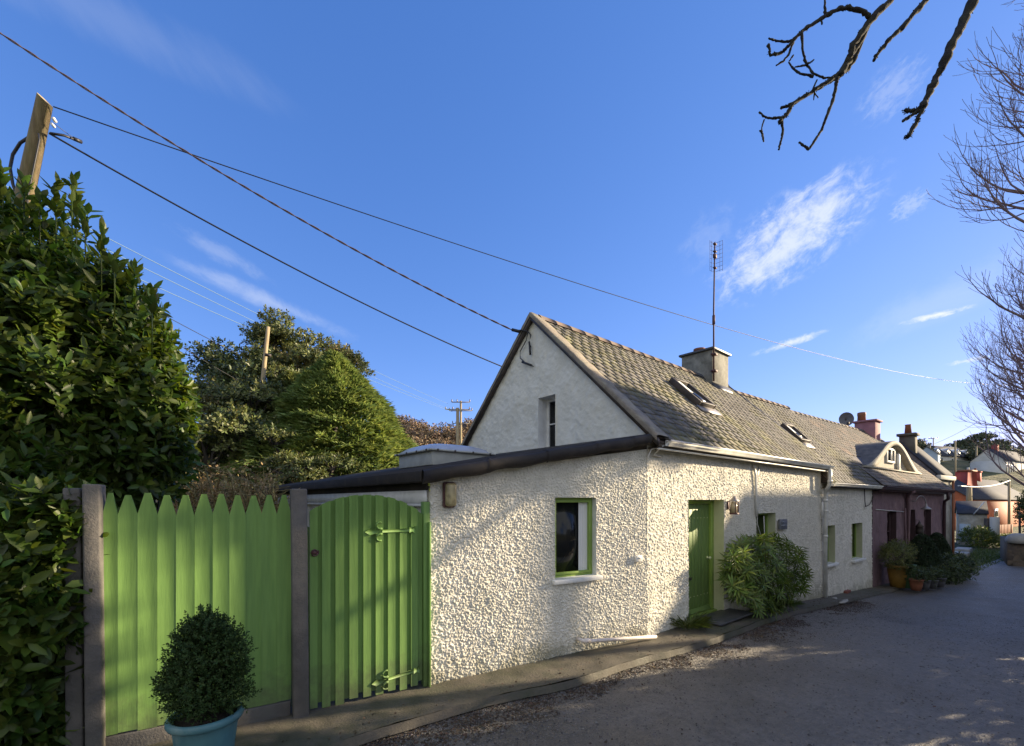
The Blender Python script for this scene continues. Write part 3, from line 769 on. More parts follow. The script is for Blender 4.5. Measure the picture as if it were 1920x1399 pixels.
# cement verge on the slope nearest the camera and dark barge edges
mb = MB(); n = 40
for sgn in (0, 1):
    rows = []
    for k in range(n + 1):
        t = k / n; y = RA['ye'] - .03 + (RA['yr'] - RA['ye'] + .03) * t; z = RA['ze'] - .02 + (RA['zr'] - RA['ze'] + .02) * t
        if sgn: y = GD - y
        w = .20 + .025 * math.sin(k * 1.3) + random.uniform(-.015, .015); b = random.uniform(0, .01)
        rows.append([FA(-.10, y, z - .03), FA(-.11, y, z + .035 + b), FA(-.05, y, z + .052 + b), FA(w, y, z + .045 + b * .5), FA(w + .02, y, z + .01)])
    V = [p for r_ in rows for p in r_]
    mb.add(V, [(k * 5 + i, k * 5 + i + 1, (k + 1) * 5 + i + 1, (k + 1) * 5 + i) for k in range(n) for i in range(4)])
build('cement_verge', mb, M['cement'], cottage, smooth=True)
mb = MB()
for sgn in (0, 1):
    Yf = (lambda y: y) if not sgn else (lambda y: GD - y)
    a0, a1 = RA['ye'] - .02, RA['yr']; zz0, zz1 = RA['ze'] - .02, RA['zr']
    mb.hexa([(-.085, Yf(a0), zz0 - .09), (-.015, Yf(a0), zz0 - .09), (-.015, Yf(a0), zz0 + .0), (-.085, Yf(a0), zz0 + .0),
             (-.085, Yf(a1), zz1 - .09), (-.015, Yf(a1), zz1 - .09), (-.015, Yf(a1), zz1 + .0), (-.085, Yf(a1), zz1 + .0)], FA)
build('bargeboard', mb, M['dark'], cottage)
# junction flashing between the two roofs
mb = MB()
mb.hexa([(LA - .03, RA['ye'], RA['ze'] + .0), (LA + .03, RA['ye'], RA['ze'] + .0), (LA + .03, RA['ye'] + .02, RA['ze'] - .35), (LA - .03, RA['ye'] + .02, RA['ze'] - .35),
         (LA - .03, RA['yr'], RA['zr'] + .05), (LA + .03, RA['yr'], RA['zr'] + .05), (LA + .03, RA['yr'], RA['zr'] - .25), (LA - .03, RA['yr'], RA['zr'] - .25)], FA)
build('step_flashing', mb, M['slate3'], cottage)
mb = MB(); mb.box((LA - .04, -.22, .46), (LA - .005, .05, .92), FA); build('step_board', mb, M['dark'], cottage)


def gutter(fr, x0, x1, z, yb, parent, mt, name='gutter', s=1.0):
    prof = [(yb, z), (yb, z - .10 * s), (yb - .05 * s, z - .11 * s), (yb - .075 * s, z - .085 * s), (yb - .085 * s, z - .05 * s), (yb - .115 * s, z - .03 * s), (yb - .12 * s, z), (yb - .105 * s, z + .001), (yb - .10 * s, z - .02 * s), (yb - .02, z - .02 * s), (yb - .018, z)]
    mb = MB(); mb.extrude([(x0, p[0], p[1]) for p in prof], (x1 - x0, 0, 0), fr)
    return build(name, mb, mt, parent)
gutter(FA, .18, LA - .02, .885, -.19, cottage, M['gutter'], s=.82)
gutter(FB, .02, LB - .02, .475, -.20, cottage, M['gutter'], s=.85)
mb = MB(); mb.box((.02, -.185, .765), (LA - .05, -.16, .86), FA); mb.box((.02, -.161, .765), (LA - .05, .05, .78), FA); build('shadow_gap_board', mb, M['dark'], cottage)  # board coloured dark to stand for the shadow gap under the gutter
mb = MB(); mb.box((.02, -.19, .745), (LA - .05, -.14, .764), FA); build('soffit_bead', mb, M['gutter'], cottage)
mb = MB(); mb.box((.03, -.195, .36), (LB, -.17, .46), FB); mb.box((.03, -.171, .36), (LB, .05, .375), FB); build('shadow_gap_board', mb, M['dark'], cottage)  # same painted shadow gap along the lower eave
# downpipe with swan neck
mb = MB()
dpx = LA - .22
zg = pav(13.5) + .0
P = [FA(dpx, -.24, .80), FA(dpx, -.24, .55), FA(dpx + .01, -.23, .42), FA(dpx + .06, -.17, .32), FA(dpx + .19, -.11, .27), FA(dpx + .25, -.09, .20), FA(dpx + .26, -.08, .05), FA(dpx + .26, -.075, zg)]
mb.tube(P, .045, 12)
for zz in (.5, .02, -.9, -.25): mb.tube([FA(dpx + (.26 if zz < .3 else 0), -.078 if zz < .3 else -.24, zz - .03), FA(dpx + (.26 if zz < .3 else 0), -.078 if zz < .3 else -.24, zz + .03)], .055, 12)
mb.tube([FA(dpx + .10, -.05, -.02), FA(dpx + .10, -.05, -.42)], .025, 8)
build('downpipe', mb, M['gutter'], cottage, smooth=True)
mb = MB()   # cable down the wall
xa = FA.hit(1413)[0]
mb.tube([FA(xa - .05, -.03, .72), FA(xa, -.035, .5), FA(xa + .03, -.035, .1), FA(xa + .06, -.035, -.3)], .022, 8)
build('wall_cable', mb, M['gutter'], cottage); mb = MB()
mb.tube([FA(xa + .22, -.03, .70), FA(xa + .08, -.03, .45), FA(xa + .10, -.03, .0), FA(xa + .10, -.03, -.45), FA(xa + .35, -.03, -.8)], .007, 6)
build('wall_cable', mb, M['gutter'], cottage); mb = MB()
mb.tube([FA(xa + .42, -.03, -.30), FA(xa + .44, -.035, -.7), FA(xa + .38, -.04, -1.0)], .007, 6)
build('wall_cable', mb, M['gutter'], cottage); mb = MB()
mb.tube([FE(-.05, -.05, .62), FE(.03, -.06, .75), FA(.12, -.2, .80), FA(.10, -.05, .68), FA(.35, -.04, .66)], .012, 6)
build('wall_cable', mb, M['gutter'], cottage)
xc = FB.hit(1617)[0]
mb = MB(); mb.tube([FB(xc + .0, -.05, .42), FB(xc + .04, -.05, .0), FB(xc + .10, -.05, -.16), FB(xc + .5, -.05, -.10), FB(LB - .1, -.05, .1), FB(LB - .2, -.05, .42)], .013, 6)
build('looped_cable', mb, M['dark'], cottage)
# chimney
mb = MB(); cu0, cu1, cv0, cv1, ct = 12.0, 12.95, 5.85, 6.75, 4.13
mb.box((cu0, cv0, 2.6), (cu1, cv1, ct))
ch = build('chimney', mb, M['chim'], cottage, bevel=.012)
mb = MB(); mb.box((cu0 - .06, cv0 - .06, ct + .002), (cu1 + .06, cv1 + .06, ct + .06)); build('chimney_cap', mb, M['slate3'], ch, bevel=.01)
mb = MB(); mb.lathe((cu0 + .35, cv0 + .55, ct + .05), [(.14, 0), (.14, .10), (.16, .11), (.16, .17), (.12, .18)], 18); build('chimney_pot', mb, M['terrapot'], ch, smooth=True)
mb = MB(); mb.hexa([(cu0 - .03, cv0 - .12, 3.02), (cu1 + .03, cv0 - .12, 3.02), (cu1 + .03, cv0 - .01, 3.12), (cu0 - .03, cv0 - .01, 3.12), (cu0 - .03, cv0 - .11, 3.09), (cu1 + .03, cv0 - .11, 3.09), (cu1 + .03, cv0 - .0, 3.24), (cu0 - .03, cv0 - .0, 3.24)])
build('lead_flashing', mb, M['slate3'], ch)


# skylights
def skylight(fr, rp, sk):
    ye, ze, yr, zr = rp['ye'], rp['ze'], rp['yr'], rp['zr']; Ls = math.hypot(yr - ye, zr - ze); uy, uz = (yr - ye) / Ls, (zr - ze) / Ls; ny, nz = -uz, uy
    T = lambda x, s, h: fr(x, ye + uy * s + ny * h, ze + uz * s + nz * h)
    x0, x1, s0, s1 = sk; mb = MB(); f = .07
    mb.box((x0, s0, 0), (x0 + f, s1, .13), T); mb.box((x1 - f, s0, 0), (x1, s1, .13), T); mb.box((x0 + f, s0, 0), (x1 - f, s0 + f, .125), T); mb.box((x0 + f, s1 - f, 0), (x1 - f, s1, .14), T)
    o = build('skylight', mb, M['dark'], cottage, bevel=.01)
    g = MB(); g.box((x0 + f * .6, s0 + f * .6, .085), (x1 - f * .6, s1 - f * .6, .105), T); build('pane', g, M['glass'], o)
    g = MB(); g.box((x0 - .05, s0 - .22, .012), (x1 + .05, s0 - .002, .045), T); build('flashing', g, M['metal'], o)
    g = MB(); g.box((x0 + f, s0 + (s1 - s0) * .45, .107), (x0 + f + .2, s1 - f, .112), T); build('blind', g, M['curtain'], o)
skylight(FA, RA, SK1); skylight(FB, RB, SK2)

# gable wires
mb = MB()
def g(px, py, d=.05): x, z = FG.hit(px, py); return FG(x, -d, z)
mb.tube([g(978, 624, .16), g(986, 622, .12), g(994, 623, .05), g(999, 630), g(996, 642), g(999, 652)], .012, 6)
mb.tube([g(994, 623), g(990, 640), g(979, 660), g(979, 672), g(990, 683), g(1004, 688)], .010, 6)
mb.tube([g(983, 680), g(992, 683), g(1000, 686)], .022, 6)
mb.tube([g(975, 623, .2), g(984, 625, .12)], .03, 8)
mb.tube([g(996, 642), g(998, 666)], .02, 6)
build('service_cable_ends', mb, M['wire'], cottage)

# ------------------------------------------------------------------ things on the cottage walls
def wallthing(name, label, cat, fr, x, z, y=-.02, group=None): return thing(name, label, cat, fr(x, y, z), group)
# bulkhead lamp
x, z = FE.hit(840, 928)
t = wallthing('bulkhead_lamp', 'dirty oblong bulkhead lamp high on the wall corner above the gate', 'lamp', FE, x, z)
mb = MB(); mb.box((x - .075, -.05, z - .14), (x + .075, -.01, z + .14), FE); build('base', mb, M['rust'], t, bevel=.02)
mb = MB(); mb.box((x - .065, -.115, z - .125), (x + .065, -.051, z + .125), FE); build('diffuser', mb, M['lamp'], t, bevel=.03)
# lantern
x, z = FA.hit(1363, 950)
t = wallthing('wall_lantern', 'small copper coach lantern with clear glass beside the green door', 'lantern', FA, x, z)
mb = MB(); c = FA(x, -.13, z)
mb.box((x - .03, -.03, z - .05), (x + .03, -.015, z + .10), FA); mb.tube([FA(x, -.03, z + .09), FA(x, -.13, z + .17)], .008, 6)
for sx in (-1, 1):
    for sy in (-1, 1): mb.tube([(c[0] + sx * .05, c[1] + sy * .05, c[2] - .11), (c[0] + sx * .055, c[1] + sy * .055, c[2] + .09)], .008, 5)
mb.box((x - .06, -.19, z - .14), (x + .06, -.07, z - .11), FA)
build('lantern_frame', mb, M['rust'], t)
mb = MB(); mb.lathe((c[0], c[1], c[2] + .09), [(.095, 0), (.09, .015), (.05, .06), (.03, .085), (.012, .10)], 4); build('lantern_roof', mb, M['metal'], t)
mb = MB(); mb.box((x - .045, -.175, z - .108), (x + .045, -.085, z + .085), FA); build('glass', mb, M['lampglass'], t)
# plaque
x, z = FA.hit(1464, 983)
t = wallthing('house_plaque', 'square grey slate name plaque between green window and downpipe', 'plaque', FA, x, z)
mb = MB(); mb.box((x - .21, -.06, z - .11), (x + .21, -.02, z + .11), FA); build('plate', mb, M['sign'], t, bevel=.006)
M['letterrow'] = mat('weathered carved lettering', (.11, .12, .14), .6, (.36, .37, .38), 55, contrast=(.5, .56), stretch=(1, 1, .35), detail=2)
for zz in (.045, -.03):
    mb = MB(); mb.box((x - .16, -.0625, z + zz - .018), (x + .16, -.0605, z + zz + .018), FA); build('carved_line', mb, M['letterrow'], t)

# small white doorbell box
x, z = FE.hit(1194, 1047)
t = wallthing('junction_box', 'tiny white plastic junction box on the roughcast right of the first window', 'box', FE, x, z)
mb = MB(); mb.box((x - .06, -.055, z - .045), (x + .06, -.005, z + .045), FE); build('cover', mb, M['white'], t, bevel=.008)
mb = MB(); mb.box((x - .035, -.062, z + .0), (x + .035, -.056, z + .02), FE); build('slot', mb, M['gutter'], t)
# white waste pipe on the pavement
a = FE.hit(1080, 1198); b = FE.hit(1210, 1199)
t = thing('waste_pipe', 'short white plastic waste pipe lying along the wall foot', 'pipe', FE(a[0], -.1, -1.95))
mb = MB(); mb.tube([FE(a[0], -.02, a[1] + .01), FE(a[0], -.12, a[1] + .012), FE(a[0] + .04, -.14, a[1]), FE(-.0, -.17, -1.925)], .024, 10); build('pipe_run', mb, M['pipe'], t, smooth=True)
mb = MB(); mb.tube([FE(a[0] + .02, -.13, a[1] + .005), FE(a[0] + .12, -.14, a[1] - .002)], .031, 10); build('coupling', mb, M['pipe'], t, smooth=True)
# antenna
ax, ay = 11.97, 5.80
t = thing('television_antenna', 'tall thin television antenna with wire grid strapped to grey chimney', 'antenna', (ax, ay, 3.2))
mb = MB(); mb.tube([(ax, ay, 3.25), (ax + .0, ay, 5.2), (ax + .02, ay - .02, 7.0)], [.024, .022, .018], 8)
mb.tube([(ax - .0, ay, 4.78), (ax, ay, 5.02)], .04, 8)
build('mast', mb, M['rust'], t)
for zz in (3.5, 3.95):
    mb = MB(); mb.box((ax - .05, ay - .05, zz), (ax + .12, ay + .06, zz + .05)); build('bracket', mb, M['rust'], t)
mb = MB(); rv_ = np.array((SS, -CC, 0)); fv = np.array((CC, SS, 0)); c0 = np.array((ax + .02, ay - .02, 0))
for s in (-1, 1):
    for k in range(8):
        zz = 6.2 + k * .11
        p0 = c0 + rv_ * s * .02 + np.array((0, 0, zz)); p1 = c0 + rv_ * s * .17 - fv * .10 + np.array((0, 0, zz + .02 * s)); mb.tube([p0, p1], .004, 4)
    for d in (.11, .17):
        mb.tube([c0 + rv_ * s * d - fv * .10 * d / .2 + np.array((0, 0, 6.18)), c0 + rv_ * s * d - fv * .1 * d / .2 + np.array((0, 0, 7.0))], .004, 4)
build('reflector_grid', mb, M['rust'], t)
for zz in (6.28, 6.56, 6.72, 6.92):
    mb = MB(); mb.box((ax - .05, ay - .06, zz), (ax + .06, ay + .0, zz + (.03 if zz != 6.56 else .10))); build('dipole', mb, M['rust'], t)

# ------------------------------------------------------------------ fence and gate
fx = lambda px: FF.hit(px)[0]
fence = thing('picket_fence', 'green painted picket fence with pointed tops between concrete posts', 'fence', FF(fx(370), 0, -2.0))
xl, xr = fx(193), fx(545)
npk = 11; edges = [fx(p) for p in (192, 221, 258, 295, 330, 365, 399, 430, 461, 490, 519, 546)]
for k in range(npk):
    a, b = edges[k] + .003, edges[k + 1] - .003; w = b - a; mb = MB()
    rnd = random.Random(k); tz = .055 + rnd.uniform(-.012, .012); sh = -.115 + rnd.uniform(-.015, .015); tipw = w * .13; m_ = (a + b) / 2
    zb = -1.83 + rnd.uniform(-.008, .008); y = rnd.uniform(-.004, .004)
    pts = [(a, y, zb), (b, y, zb), (b, y, sh), (m_ + tipw, y, tz), (m_ - tipw, y, tz), (a, y, sh)]
    mb.extrude(pts, (0, .022, 0), FF)
    build('picket', mb, M['green'], fence, bevel=.003)
mb = MB(); mb.box((xl, .03, -.55), (xr, .07, -.46), FF); build('rail', mb, M['green'], fence); mb = MB(); mb.box((xl, .03, -1.6), (xr, .07, -1.5), FF); build('rail', mb, M['green'], fence)
mb = MB(); mb.box((xl - .05, -.012, -2.15), (xr, .05, -1.845), FF); build('gravel_board', mb, M['concrete'], fence, bevel=.008)


def cpost(a, b, zt, y0, y1, lean=0):
    mb = MB(); mb.hexa([(a + lean, y0, -2.2), (b + lean, y0, -2.2), (b + lean, y1, -2.2), (a + lean, y1, -2.2), (a, y0, zt), (b, y0, zt - .0), (b, y1, zt), (a, y1, zt)], FF)
    return build('concrete_post', mb, M['concrete'], fence, bevel=.012)
cpost(fx(544), fx(574), .115, -.10, .06, .02)
cpost(fx(160), fx(193), .13, -.09, .09, .02)
cpost(fx(118), fx(152), .10, -.02, .12, .02)
gate = thing('garden_gate', 'green arched garden gate of overlapping boards with two fleur hinges', 'gate', FF(-.6, 0, -2.0))
gl, gr = fx(581), fx(793)
def arch(x):
    t = (x - gl) / (gr - gl); return .062 - .22 * abs((t - .47) / .55) ** 2.2
bounds = [fx(p) for p in (581, 604, 629, 655, 681, 704, 727, 749, 770, 790)]
for k in range(9):
    a, b = bounds[k], bounds[k + 1]; w = b - a
    zb = -1.95 + random.uniform(-.015, .02)
    n = 4; xs = np.linspace(a, a + w * .56, n + 1)
    mb = MB(); pts = [(a, -.03, zb), (a + w * .56, -.03, zb)] + [(x, -.03, arch(x)) for x in xs[::-1]]
    mb.extrude(pts, (0, .03, 0), FF); build('batten', mb, M['green'], gate, bevel=.004)
    mb = MB(); xs = np.linspace(a + w * .45, b + w * .08, n + 1)
    pts = [(xs[0], .004, zb + .03), (xs[-1], .004, zb + .03)] + [(x, .004, arch(x) - .004) for x in xs[::-1]]
    mb.extrude(pts, (0, .022, 0), FF); build('board', mb, M['green'], gate, bevel=.002)
mb = MB(); mb.box((gl + .02, .03, -.45), (gr - .02, .07, -.33), FF); build('ledge', mb, M['green'], gate); mb = MB(); mb.box((gl + .02, .03, -1.65), (gr - .02, .07, -1.53), FF); build('ledge', mb, M['green'], gate)
mb = MB(); a = fx(792.5); mb.box((a, -.035, -1.97), (-.012, .07, -.005), FF)
mb.box((a + .045, -.075, -1.97), (-.012, -.036, -.22), FF)
build('hanging_post', mb, M['green'], gate, bevel=.005)
mb = MB(); mb.box((fx(575), .0, -1.99), (gl - .005, .09, -.24), FF); build('latch_post', mb, M['green'], gate, bevel=.005)
def hinge(z, xa, xb, dz):
    mb = MB(); y0 = -.040; th = (0, .008, 0)
    Lh = xb - xa; T = lambda x, y, zz: FF(x, y, zz + z + dz * (x - xa) / Lh)
    mb.extrude([(xa + Lh * .34, y0, -.014), (xb, y0, -.018), (xb, y0, .018), (xa + Lh * .34, y0, .014)], th, T)
    mb.extrude([(xb - .06, y0 - .003, -.030), (xb - .03, y0 - .003, -.018), (xb, y0 - .003, -.040), (xb, y0 - .003, .040), (xb - .03, y0 - .003, .018), (xb - .06, y0 - .003, .030)], th, T)
    mb.extrude([(xa, y0 - .002, 0), (xa + Lh * .10, y0 - .002, -.032), (xa + Lh * .22, y0 - .002, -.018), (xa + Lh * .30, y0 - .002, 0), (xa + Lh * .22, y0 - .002, .018), (xa + Lh * .10, y0 - .002, .032)], th, T)
    for s in (-1, 1):
        pts = []
        for k in range(9):
            t = k / 8; an = -.4 + t * 3.9; r = .055 - .018 * t
            pts.append(T(xa + Lh * .30 - r * math.sin(an) * .9, y0, s * (.045 + r * -math.cos(an) * .75 + .02)))
        mb.tube(pts, [.013 - .005 * k / 8 for k in range(9)], 6)
    build('strap_hinge', mb, M['green'], gate)
hinge(FF.hit(730, 996)[1], fx(682), fx(776), .01)
hinge(FF.hit(740, 1272)[1], fx(695), fx(784), .06)
mb = MB(); c = FF(fx(589), -.04, FF.hit(589, 1036)[1]); mb.tube([(c[0] + .03 * math.cos(k * .785), c[1], c[2] + .03 * math.sin(k * .785)) for k in range(9)], .007, 6); mb.box((c[0] - .02, c[1] - .0, c[2] - .015), (c[0] + .04, c[1] + .015, c[2] + .02)); build('ring_latch', mb, M['rust'], gate)

# ------------------------------------------------------------------ foliage tools
def leaves(mb, P, D, N, L, W, kind='full', droop=.12):
    """P base points, D unit directions, N unit normals, L length, W half width (arrays)"""
    S = np.cross(D, N); S /= np.linalg.norm(S, axis=1)[:, None] + 1e-9
    N = np.cross(S, D)
    L = L[:, None]; W = W[:, None]; n = len(P)
    if kind == 'full':
        m = [P, P + D * L * .33 - N * W * .25, P + D * L * .7 - N * (W * .2 + L * droop * .5), P + D * L - N * L * droop]
        l1 = P + D * L * .33 + S * W + N * W * .15; r1 = P + D * L * .33 - S * W + N * W * .15
        l2 = P + D * L * .7 + S * W * .85 - N * L * droop * .4; r2 = P + D * L * .7 - S * W * .85 - N * L * droop * .4
        V = np.stack([m[0], m[1], m[2], m[3], l1, l2, r1, r2], 1).reshape(-1, 3); o = np.arange(n)[:, None] * 8
        mb.add(V, np.concatenate([o + np.array([[1, 4, 5, 2]]), o + np.array([[1, 2, 7, 6]])]))
        base = mb.n - n * 8
        t = np.concatenate([o + np.array([[0, 4, 1]]), o + np.array([[0, 1, 6]]), o + np.array([[2, 5, 3]]), o + np.array([[2, 3, 7]])]) + base
        mb.F.setdefault((3, mb.mi), []).append(t)
    else:
        V = np.stack([P, P + D * L * .5 + S * W - N * L * droop * .3, P + D * L - N * L * droop, P + D * L * .5 - S * W - N * L * droop * .3], 1).reshape(-1, 3)
        o = np.arange(n)[:, None] * 4; mb.add(V, o + np.array([[0, 1, 2, 3]]))


def unit(v): return v / (np.linalg.norm(v, axis=-1)[..., None] + 1e-9)
def rnds(n): return unit(RNG.normal(size=(n, 3)))


def rosette(mb, P, A, nl, al, L, W, spread=.9, kind='full', droop=.15, jit=.25, stem=None):
    """nl leaves round each axis A starting at P"""
    n = len(P); A = unit(A)
    U = unit(np.cross(A, rnds(n))); Vv = np.cross(A, U)
    idx = np.arange(nl)
    th = idx * 2.4
    Pp = P[:, None, :] + A[:, None, :] * (al * (idx / max(1, nl - 1)))[None, :, None]
    rad = U[:, None, :] * np.cos(th)[None, :, None] + Vv[:, None, :] * np.sin(th)[None, :, None]
    sp = spread * (1 - .45 * idx / nl)[None, :, None]
    D = unit(A[:, None, :] * np.cos(sp) + rad * np.sin(sp) + RNG.normal(size=(n, nl, 3)) * jit)
    Nn = unit(A[:, None, :] * np.sin(sp) - rad * np.cos(sp) + RNG.normal(size=(n, nl, 3)) * .2)
    Ls = L * (.75 + .5 * RNG.random((n, nl))); Ws = W * (.8 + .4 * RNG.random((n, nl)))
    leaves(mb, Pp.reshape(-1, 3), D.reshape(-1, 3), Nn.reshape(-1, 3), Ls.ravel(), Ws.ravel(), kind, droop)
    if stem:
        for k in range(n): mb.tube([P[k] - A[k] * al * .6, P[k] + A[k] * al], stem, 3, False)


def shell(c, r, n, lo=.75, hi=1.0, noise=.12, zmin=None):
    d = rnds(n); d[:, 2] = np.where(RNG.random(n) < .3, np.abs(d[:, 2]), d[:, 2])
    ph = fbm(d[:, 0] * 2.5 + 9, d[:, 1] * 2.5 + d[:, 2] * 2.2 + 4, 3, 3)
    k = (lo + (hi - lo) * RNG.random(n)) * (1 + (ph - .5) * 2 * noise)
    P = np.array(c) + d * np.array(r) * k[:, None]
    nr = unit(d / np.array(r))
    if zmin is not None: ok = P[:, 2] > zmin; P = P[ok]; nr = nr[ok]
    return P, nr


def rdir(px, py, z): return np.array(at(px, py, z))


# ---- laurel at the left
laurel = thing('laurel_bush', 'huge glossy laurel bush towering over the left end of green fence', 'bush', tuple(np.array(rdir(60, 1390, 4.1)) * (1, 1, 0) + (0, 0, -2.05)))
mb = MB(); ell = [(rdir(62, 760, 4.9), (1.32, 1.38, 1.55), 1500), (rdir(15, 590, 4.9), (1.0, 1.0, 1.05), 600), (rdir(150, 640, 4.9), (.75, .75, .8), 420), (rdir(222, 780, 5.0), (.60, .75, .88), 450), (rdir(215, 880, 4.9), (.6, .6, .5), 260), (rdir(-5, 1120, 3.7), (.50, .55, 1.0), 620), (rdir(50, 1010, 4.0), (.42, .42, .70), 330), (rdir(-110, 900, 4.2), (1.2, 1.2, 1.8), 500), (rdir(15, 1330, 3.4), (.30, .30, .5), 220), (rdir(28, 1180, 3.3), (.24, .25, .60), 260), (rdir(100, 1010, 3.5), (.22, .2, .28), 150)]
for (c, r_, n) in ell:
    P, nr = shell(c, r_, n, .8, 1.0, .10, -2.0); A = unit(nr + np.array((0, 0, .55)) + rnds(len(P)) * .45)
    rosette(mb, P, A, 8, .17, .125, .026, 1.0, 'full', .2)
    P, nr = shell(c, r_, n // 2, .35, .8, .1, -2.0)
    rosette(mb, P, unit(nr + rnds(len(P)) * .8), 7, .15, .17, .04, 1.1, 'full', .2)
# upright shoots on the top outline
for px, py, h in ((20, 400, .30), (45, 385, .35), (75, 410, .3), (105, 395, .35), (135, 400, .45), (143, 430, .45), (160, 440, .3), (190, 470, .3), (215, 500, .2), (250, 530, .25), (-10, 380, .4), (5, 365, .3), (60, 430, .3), (120, 440, .4), (285, 570, .2)):
    p = rdir(px, py + 30, 4.6 + random.uniform(-.2, .2)); n_ = 4
    Pq = np.array([p + np.array((0, 0, h * (.25 + .25 * k))) + RNG.normal(size=3) * .015 for k in range(n_)])
    rosette(mb, Pq, np.tile(np.array((.05, .02, 1.0)), (n_, 1)) + RNG.normal(size=(n_, 3)) * .12, 5, .09, .125, .027, .65, 'full', .1)
    mb.tube([p - np.array((0, 0, .4)), p + np.array((0, 0, h + .1))], .006, 4)
build('foliage', mb, M['laurel'], laurel)
mb = MB()
for (c, r_, n) in ell:
    base = np.array((c[0], c[1], -2.1)) * .5 + np.array((rdir(60, 1390, 4.1)[0], rdir(60, 1390, 4.1)[1], -2.1)) * .5
    for k in range(7):
        e = np.array(c) + rnds(1)[0] * np.array(r_) * .75; m_ = (base + e) / 2 + RNG.normal(size=3) * .15
        mb.tube([base, m_, e], [.04, .025, .008], 5)
build('stems', mb, M['bark'], laurel)

# ---- potted shrub
pc = np.array(at(386, 1399, 3.18)); pz = -1.47; px_, py_ = pc[0], pc[1]
pot = thing('plant_pot', 'large turquoise ribbed plastic pot at the foot of the green fence', 'pot', (px_, py_, -1.99))
mb = MB(); k_ = 48; V = []; prof = [(.150, -1.985), (.165, -1.80), (.188, -1.60), (.193, -1.545)]
for (r_, z) in prof:
    for j in range(k_): V.append((px_ + (r_ + (.006 if j % 2 else -.004)) * math.cos(j * 2 * math.pi / k_), py_ + (r_ + (.006 if j % 2 else -.004)) * math.sin(j * 2 * math.pi / k_), z))
mb.add(V, [(i * k_ + j, i * k_ + (j + 1) % k_, (i + 1) * k_ + (j + 1) % k_, (i + 1) * k_ + j) for i in range(len(prof) - 1) for j in range(k_)])
build('pot_body', mb, M['pot'], pot)
mb = MB(); mb.lathe((px_, py_, 0), [(.190, -1.56), (.225, -1.548), (.234, -1.53), (.232, -1.505), (.218, -1.49), (.200, -1.498), (.193, -1.53), (.17, -1.54)], 40); build('rim', mb, M['pot'], pot, smooth=True)
mb = MB(); mb.lathe((px_, py_, 0), [(.19, -1.56), (.195, -1.53), (.05, -1.515)], 24); build('soil', mb, M['soil'], pot)
sh = thing('box_shrub', 'dense dark evergreen shrub with tiny leaves growing in the turquoise pot', 'shrub', (px_, py_, -1.53))
mb = MB()
for (dx, dz, r_, n) in ((-.02, -1.30, (.25, .25, .22), 1000), (-.02, -1.13, (.20, .20, .24), 700), (.03, -.96, (.10, .10, .15), 300), (.19, -1.13, (.09, .09, .22), 300), (-.20, -1.30, (.10, .10, .18), 260), (.06, -1.40, (.24, .22, .10), 350), (-.10, -1.0, (.08, .08, .14), 200)):
    c = np.array((px_, py_, 0)) + rv_ * dx + np.array((0, 0, dz))
    P, nr = shell(c, r_, n, .45, 1.05, .2, -1.52)
    rosette(mb, P, unit(nr + np.array((0, 0, .7)) + rnds(len(P)) * .6), 9, .055, .022, .006, .95, 'kite', .1, .3)
for k in range(150):
    d = unit(np.array([RNG.normal(), RNG.normal(), abs(RNG.normal()) * 1.5 + .3])); p = np.array((px_, py_, -1.18)) + d * np.array((.20, .20, .36)) * RNG.uniform(.75, 1.05)
    for q in range(4): rosette(mb, (p + d * q * .018)[None], d[None] + np.array([[0, 0, .5]]), 5, .02, .02, .006, 1.0, 'kite')
build('foliage', mb, M['box'], sh)
mb = MB()
for k in range(9): mb.tube([(px_ + RNG.normal() * .03, py_ + RNG.normal() * .03, -1.53), (px_ + RNG.uniform(-.1, .1), py_ + RNG.uniform(-.1, .1), -1.2), (px_ + RNG.uniform(-.1, .1), py_ + RNG.uniform(-.1, .1), -1.0)], [.010, .007, .003], 5)
build('stems', mb, M['bark'], sh)

# ---- spiky shrub by the door
ec = FA(4.1, -.30, pav(9.8))
t = thing('spiky_leaved_shrub', 'sprawling shrub with narrow spiky leaf rosettes at the wall under small green window', 'shrub', ec)
mb = MB(); mb2 = MB(); spots = []
def fa(px, py, off): x, z = FA.hit(px, py, -off); return np.array(FA(x, -off, z))
rnd = random.Random(5)
heads = []
for _ in range(1200):
    px, py = rnd.uniform(1362, 1512), rnd.uniform(1012, 1152)
    u, v = (px - 1437) / 76, (py - 1075) / 72
    if u * u + v * v > 1 or (u > .25 and v > .35 and rnd.random() < .75) or (u < -.5 and v > .75): continue
    if any(abs(px - q[0]) < 8.5 and abs(py - q[1]) < 9 for q in spots): continue
    spots.append((px, py)); off = rnd.uniform(.12, .62) * (1 - .35 * abs(u)); heads.append((fa(px, py, off), u, v))
base = np.array(ec)
Pn = np.array([h[0] for h in heads]); An = np.array([(h[1] * .8 + RNG.normal() * .3, -.45 + RNG.normal() * .3, .75 - h[2] * .5) for h in heads])
rosette(mb, Pn, An, 26, .07, .185, .0135, 1.5, 'full', .35, .10)
build('foliage', mb, M['echium'], t)
for h in heads: mb2.tube([base + RNG.normal(size=3) * (.08, .04, 0), (base + h[0]) / 2 + np.array((0, .05, -.05)) + RNG.normal(size=3) * .05, h[0]], [.010, .006, .004], 4)
build('stems', mb2, M['everd'], t)


